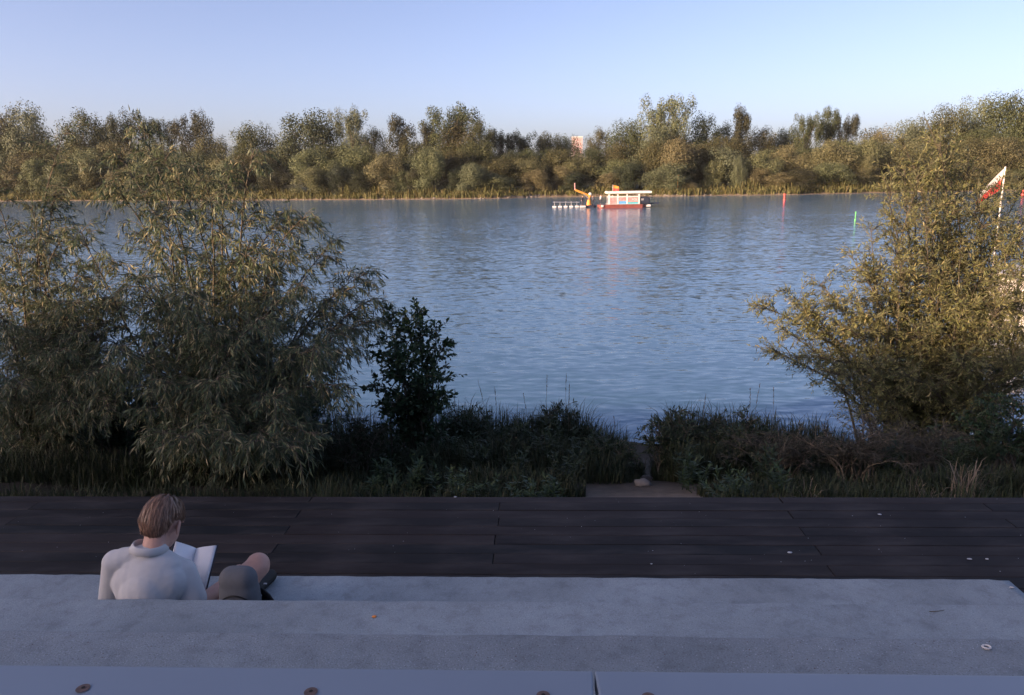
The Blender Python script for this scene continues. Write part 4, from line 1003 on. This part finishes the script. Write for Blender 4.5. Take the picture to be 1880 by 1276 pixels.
# shirt
def sh_fold(co, n):
    x = co.x - P_['chest'].x; z = co.z - .8
    back = max(0.0, -n.y)
    f = .006 * mnoise.noise((x * 16 + z * 2, 3, z * 1.2)) + .0035 * mnoise.noise((x * 34 + z * 3, 7, z * 1.2)) + .006 * math.sin(x * 60 + 5 * mnoise.noise((x * 6, 0, z * 6))) * max(0, .1 - z) * 1.6
    f += -.004 * math.exp(-(x / .03) ** 2) * max(0, min(1, (.10 - z) / .1)) * back
    f += .002 * mnoise.noise((x * 7, co.y * 7, z * 9))
    f *= math.exp(-(abs(x) / .155) ** 6)
    return co + n * (max(f, -.005) + .003)
sp = [('e', P_['chest'] + V3((0, -.004, .005)), (.160, .095, .115)), ('e', P_['chest'] + V3((0, .012, .075)), (.128, .075, .060)), ('c', P_['chest'] + V3((0, 0, .05)), P_['neck'] + V3((0, -.004, -.041)), .080, .057), ('e', P_['chest'] + V3((.006, .004, .055)), (.12, .07, .055)), ('c', P_['pel'] + V3((0, -.005, .0)), P_['chest'] + V3((0, -.012, -.02)), .130, .118),
      ('e', P_['chest'] + V3((0, -.016, -.01)), (.145, .090, .12)), ('e', P_['pel'] + V3((0, 0, .06)), (.165, .118, .07)),
      ('c', P_['neck'] + V3((0, -.01, -.028)), P_['shR'], .046, .050), ('c', P_['neck'] + V3((0, -.01, -.028)), P_['shL'], .046, .053),
      ('c', P_['shR'], P_['shR'].lerp(P_['elR'], .80), .055, .052), ('c', P_['shL'], P_['elL'] + V3((0, 0, .03)), .053, .055)]
shirt = link('shirt', loc(fuse('shirt', sp, .0055, 4, sh_fold)), M['shirt'], person)
# collar: a folded band around the neck
nk = P_['neck'] + V3((-.012, -.002, .010)); ax = (hd(0, -.02, -.05) - nk).normalized()
ax = V3((.13, .05, .99)).normalized()
e1 = ax.cross(V3((0, 1, 0))).normalized(); e2 = ax.cross(e1).normalized()
CV, CQ = [], []
NA = 72
for i in range(NA):
    a = 2 * math.pi * i / NA
    dirv = e1 * math.cos(a) + e2 * math.sin(a)
    front = max(0, dirv.y) ** 2
    for (r_, h_) in ((.054, -.020), (.054, .007), (.0565, .011), (.061, .008), (.073, -.018), (.069, -.020)):
        c_ = nk + dirv * (r_ * (1 + .08 * abs(dirv.x))) + ax * (h_ - .020 * front)
        CV.append(c_ - O)
for i in range(NA):
    for j in range(5):
        CQ.append((i * 6 + j, ((i + 1) % NA) * 6 + j, ((i + 1) % NA) * 6 + j + 1, i * 6 + j + 1))
link('collar', npmesh('collar', CV, CQ), M['shirt'], shirt)
# shorts and shoes
so = [('e', P_['pel'] + V3((0, 0, -.005)), (.172, .120, .100))]
for s in ('R', 'L'):
    so.append(('c', P_['hip' + s], P_['hip' + s].lerp(P_['kn' + s], .30), .094, .088))
link('shorts', loc(fuse('shorts', so, .008, 4)), M['shorts'], person)
for s, k in (('R', 1), ('L', -1)):
    an = P_['an' + s]
    link('shoe', loc(fuse('shoe', [('c', an + V3((0, -.025, -.030)), an + V3((.05 * k, .18, -.036)), .042, .034), ('e', an + V3((.02 * k, .07, -.032)), (.045, .10, .034))], .007, 3)), M['strap'], person)
# hair: a cap of strands combed down from the crown
def scalp(th, ph, off=0.0):
    # ph: 0 at the crown, growing downwards; th: 0 at the back, positive to the right
    x = math.sin(ph) * math.sin(th); y_ = -math.sin(ph) * math.cos(th); z_ = math.cos(ph)
    return V3((x * (.0675 + off), -.012 + y_ * (.090 + off), .012 + z_ * (.092 + off)))
def hairline(th):
    t = abs(th)
    if t < .75: return R(142) - R(6) * (t / .75) + R(3) * math.sin(th * 9)
    if t < 1.2: return R(136) - (t - .75) / .45 * R(50)
    if t < 1.75: return R(86)
    return R(86) + (.5 - abs(t - 2.2)) * R(16) - max(0, t - 2.4) * R(18)
base_v, base_q = [], []
NT, NPH = 40, 12
for i in range(NT):
    th = -math.pi + 2 * math.pi * i / NT
    for j in range(NPH + 1):
        base_v.append(hd(*scalp(th, hairline(th) * .96 * j / NPH, .002 + .006 * (1 - (j / NPH) ** 3))) - O)
for i in range(NT):
    for j in range(NPH): base_q.append((i * (NPH + 1) + j, ((i + 1) % NT) * (NPH + 1) + j, ((i + 1) % NT) * (NPH + 1) + j + 1, i * (NPH + 1) + j + 1))
hair = link('hair', npmesh('hair', base_v, base_q, smooth=True), M['hair'], person)
HV, HQ = [], []
for k in range(6500):
    th0 = random.uniform(-math.pi, math.pi); p0 = math.acos(1 - random.random() * 1.7) * .95
    lim = hairline(th0) + random.uniform(-.06, .10)
    if p0 > lim - .1: continue
    ln = random.uniform(.5, 1.0); p1 = min(lim, p0 + ln); lift = random.uniform(.001, .014); drift = random.gauss(0, .10) + .12
    seg = 6; w = random.uniform(.0011, .0028); clump = mnoise.noise((th0 * 6, p0 * 2, 1)) * .35
    idx = []
    for s in range(seg + 1):
        t = s / seg; ph = p0 + (p1 - p0) * t; th = th0 + (drift + clump) * t * .6
        off = .004 + lift * math.sin(math.pi * min(1, t * .8 + .15)) + .007 * mnoise.noise((th0 * 9, ph * 2, 0)) + (.004 * t if p1 > 1.9 else 0)
        c_ = scalp(th, ph, off); q_ = scalp(th + .02, ph, off); sd = (q_ - c_).normalized() * w * (1 - .75 * t)
        idx.append(len(HV)); HV.append(hd(*(c_ - sd)) - O); HV.append(hd(*(c_ + sd)) - O)
    for s in range(seg): HQ.append((idx[s], idx[s] + 1, idx[s + 1] + 1, idx[s + 1]))
def hair_strand_mat():
    return leaf_mat('hair strands', [(.11, .058, .038), (.25, .135, .085), (.36, .21, .135), (.15, .08, .052), (.40, .25, .165)], .12, .42, spec=.5)
link('hair_strands', npmesh('hair_strands', HV, HQ), hair_strand_mat(), hair)

# ------------------------------------------------------------------ open book
gt = atY(362, 1011, 3.10); gb = atY(347, 1068, 3.00)
sp_ = (gt - gb).normalized(); H_ = .215
gb = gt - sp_ * H_
rt = atY(397, 1001, 3.035); lt_ = atY(324, 990, 3.03)
def side_axis(c): 
    d = c - gt; d -= sp_ * d.dot(sp_) * .6; return d
book = tag(empty('book', gb), 'open hardback book with white pages on the reader\'s knees', 'book')
def page_block(c, name, thick, cover=False):
    d = side_axis(c); W_ = d.length; d = d.normalized()
    nrm = d.cross(sp_).normalized()
    if nrm.y > 0: nrm = -nrm
    n = 10; V_, Q_ = [], []
    for i in range(n + 1):
        t = i / n
        if cover: hgt = -.004; lo = -.0065; ext = .004; tt = t * (W_ + .006)
        else:
            hgt = .020 * math.sin(math.pi * min(1, t * 1.0) ** .62) + .004; lo = -.0035; ext = 0; tt = t * W_
        for (hh, zz) in ((hgt, -ext), (hgt, H_ + ext), (lo, H_ + ext), (lo, -ext)):
            V_.append(d * tt + nrm * hh + sp_ * zz)
    for i in range(n):
        for j in range(4): Q_.append((i * 4 + j, i * 4 + (j + 1) % 4, (i + 1) * 4 + (j + 1) % 4, (i + 1) * 4 + j))
    Q_ += [(3, 2, 1, 0), (n * 4, n * 4 + 1, n * 4 + 2, n * 4 + 3)]
    me = npmesh(name, V_, Q_)
    bm = bmesh.new(); bm.from_mesh(me); bmesh.ops.recalc_face_normals(bm, faces=bm.faces); bm.to_mesh(me); bm.free()
    return me
for c in (rt, lt_):
    link('cover', page_block(c, 'cover', .003, True), M['cover'], book)
    link('pages', page_block(c, 'pages', .012), M['pages'], book)

# ------------------------------------------------------------------ grey backpack with black strap
bc = atY(443, 1078, 2.80)
bag = tag(empty('backpack', (bc.x, 2.78, seat)), 'grey rounded backpack with a black buckled strap beside the reader', 'bag')
topz = atY(443, 1036, 2.80).z - seat
def bag_prims(gr=0.0):
    return [('c', (-.026, 0, topz - .056), (.026, 0, topz - .056), .056, .056), ('c', (-.027, 0, topz - .11), (.027, 0, topz - .11), .060, .060), ('c', (-.028, 0, topz - .16), (.028, 0, topz - .16), .062, .062), ('e', (0, 0, topz - .15), (.089, .066, .14)), ('e', (0, 0, .18), (.09, .068, .15)), ('e', (0, 0, .12), (.094, .072, .12))]
link('body', fuse('body', bag_prims(), .007, 22), M['bag'], bag)
zc, zq = [], []
def bag_y(x, z):   # rear surface of the bag facing the step behind
    best = 0
    for pr_ in bag_prims():
        if pr_[0] != 'e': continue
        _, c, r = pr_
        k = 1 - ((x - c[0]) / r[0]) ** 2 - ((z - c[2]) / r[2]) ** 2
        if k > 0: best = min(best, c[1] - r[1] * math.sqrt(k))
    return best
arc = []
for i in range(17):
    t = -1 + i / 8; x = .072 * t; z = topz - .100 - .045 * t * t
    arc.append((x, bag_y(x, z) - .001, z))
link('zip', tube_me('zip', [(np.array(arc), .0035)], 6), M['strap'], bag)
bm = bmesh.new(); pocket = []
for i, (x, yy, z) in enumerate(arc):
    pocket.append((x, yy, z))
PV, PQ = [], []
for j in range(6):
    for i in range(17):
        x, yy, z = arc[i]; zz = z - .012 - j * .024; xx = x * (1 - .01 * j)
        PV.append((xx, bag_y(xx, zz) - .0045, zz))
bm.free()
for j in range(5):
    for i in range(16): PQ.append((j * 17 + i, j * 17 + i + 1, (j + 1) * 17 + i + 1, (j + 1) * 17 + i))
link('front_pocket', npmesh('front_pocket', PV, PQ, smooth=True), M['strap'], bag)
# strap: a flat band looping out to the right of the bag
s_pts = [atY(474, 1066, 2.84), atY(487, 1073, 2.85), atY(500, 1084, 2.84), atY(509, 1097, 2.82), atY(512, 1125, 2.80), atY(500, 1150, 2.80)]
s_pts = [q - V3((bc.x, 2.78, seat)) for q in s_pts]
SV_, SQ_ = [], []
for i, q in enumerate(s_pts):
    for off in (V3((0, -.028, .0)), V3((-.022, .0, -.04)), V3((-.05, .012, -.085))):
        SV_.append(q + off)
for i in range(len(s_pts) - 1):
    for j in range(2): SQ_.append((i * 3 + j, (i + 1) * 3 + j, (i + 1) * 3 + j + 1, i * 3 + j + 1))
me = npmesh('strap', SV_, SQ_, smooth=True)
o = link('strap', me, M['strap'], bag); md = o.modifiers.new('solid', 'SOLIDIFY'); md.thickness = .006
for (a, b_) in ((487, 1072), (478, 1093)):
    q = atY(a, b_, 2.80) - V3((bc.x, 2.78, seat))
    link('buckle', box_me('buckle', -.007, .007, -.003, .003, -.004, .004, bevel=.0015), M['metal'], bag, q)

# ------------------------------------------------------------------ litter
def fleck(name, label, cat, p, s, mat, seed, group=None):
    bm = bmesh.new(); bmesh.ops.create_icosphere(bm, subdivisions=2, radius=1)
    for v in bm.verts:
        k = 1 + .35 * mnoise.noise(v.co * 1.5 + V3((seed, 3, 0))); v.co = V3((v.co.x * s[0] * k, v.co.y * s[1] * k, v.co.z * s[2] * k))
    return tag(link(name, bm_mesh(name, bm, True), mat, None, p), label, cat, group)
p = atZ(687, 1133, .87); fleck('orange_crumb', 'tiny orange crumb on the middle concrete step', 'litter', (p.x, p.y, .873), (.009, .006, .004), M['orange_spot'], 1)
p = atZ(1811, 1190, 1.29)
bm = bmesh.new(); c1 = bmesh.ops.create_circle(bm, segments=20, radius=.0105)
me = tube_me('bottle_ring', [(np.array([(math.cos(a) * .0095, math.sin(a) * .0075, 0) for a in np.linspace(0, 2 * math.pi, 21)]), .0028)], 6); bm.free()
tag(link('bottle_ring', me, M['white'], None, (p.x, p.y, 1.2935)), 'small white plastic ring lying on the gritty upper step', 'litter')
p = atZ(1720, 1123, .87)
me = tube_me('twig', [(np.array([(-.03, -.004, 0), (-.012, -.006, .001), (.008, -.002, .001), (.03, .005, 0)]), [.0016, .0018, .0014, .0008])], 5)
tag(link('twig', me, M['bark'], None, (p.x, p.y, .8735)), 'thin dark twig on the middle concrete step', 'twig')
for k, (a, b_, s, lab) in enumerate([(1450, 1015, .014, 'pale bird dropping on a dark deck plank'), (1780, 1027, .013, 'white pebble on the deck, the larger of two'), (1812, 1027, .009, 'white pebble on the deck, the smaller of two'), (836, 913, .010, 'white speck at the outer deck edge'), (1615, 945, .012, 'grey dried leaf scrap on the deck'), (1196, 1036, .006, 'tiny pale crumb near the concrete on the deck')]):
    p = atZ(a, b_, 0); fleck('deck_speck', lab, 'litter', (p.x, p.y, .0035), (s * 1.2, s * .8, .0035), M['stain'], k + 4)
p = atZ(1868, 1077, .45); fleck('cigarette_butt', 'white cigarette butt at the cut end of the seat step', 'litter', (2.33, 3.40, .454), (.012, .004, .004), M['white'], 21)
# grit gathered on the upper step
def grit(name, label, n, mat, lo, hi, y0=1.05, y1=1.74, z=1.2895, x0=-1.7, x1=1.6):
    GVx, GTx = [], []
    for k in range(n):
        x = rng.uniform(x0, x1); yy = y0 + rng.random() * (y1 - y0); s = rng.uniform(lo, hi)
        if mnoise.noise((x * 2.2, yy * 3, 2)) < 0 and rng.random() < .88: continue
        o_ = len(GVx)
        for c in ((1, 0, 0), (-.6, .8, 0), (-.6, -.8, 0), (0, 0, .8)): GVx.append((x + c[0] * s, yy + c[1] * s, z + c[2] * s))
        GTx.extend([(o_, o_ + 1, o_ + 3), (o_ + 1, o_ + 2, o_ + 3), (o_ + 2, o_, o_ + 3)])
    tag(link(name, npmesh(name, GVx, None, GTx), mat), label, 'grit', kind='stuff')
grit('pale_grit', 'pale loose grit scattered on the upper concrete step', 4200, M['stain'], .0012, .0028)
grit('dark_grit', 'dark crumbs of soil scattered on the upper concrete step', 1600, M['rust'], .0012, .0032)
grit('dark_crumbs', 'few dark crumbs of soil on the middle concrete step', 420, M['rust'], .0012, .0030, 1.80, 2.57, .8695, -2.2, 2.1)
grit('pale_crumbs', 'few pale specks of grit on the middle concrete step', 420, M['stain'], .0010, .0024, 1.80, 2.57, .8695, -2.2, 2.1)
grit('deck_crumbs', 'pale specks of dirt scattered over the dark deck', 330, M['stain'], .0015, .0040, 3.60, 5.44, .0005, -4.5, 4.0)

# ------------------------------------------------------------------ evening haze over the river
hm = bpy.data.materials.new('thin haze'); hm.use_nodes = True; hn = hm.node_tree
hn.nodes.remove(hn.nodes['Principled BSDF'])
pv = hn.nodes.new('ShaderNodeVolumePrincipled'); pv.inputs['Color'].default_value = (.86, .88, .95, 1); pv.inputs['Density'].default_value = .00005; pv.inputs['Anisotropy'].default_value = 0.0
hn.links.new(pv.outputs[0], hn.nodes['Material Output'].inputs['Volume'])
tag(link('haze', box_me('haze', -5200, 5200, -120, 6700, -9, 60), hm), 'thin evening haze lying over the river', 'haze', kind='stuff')
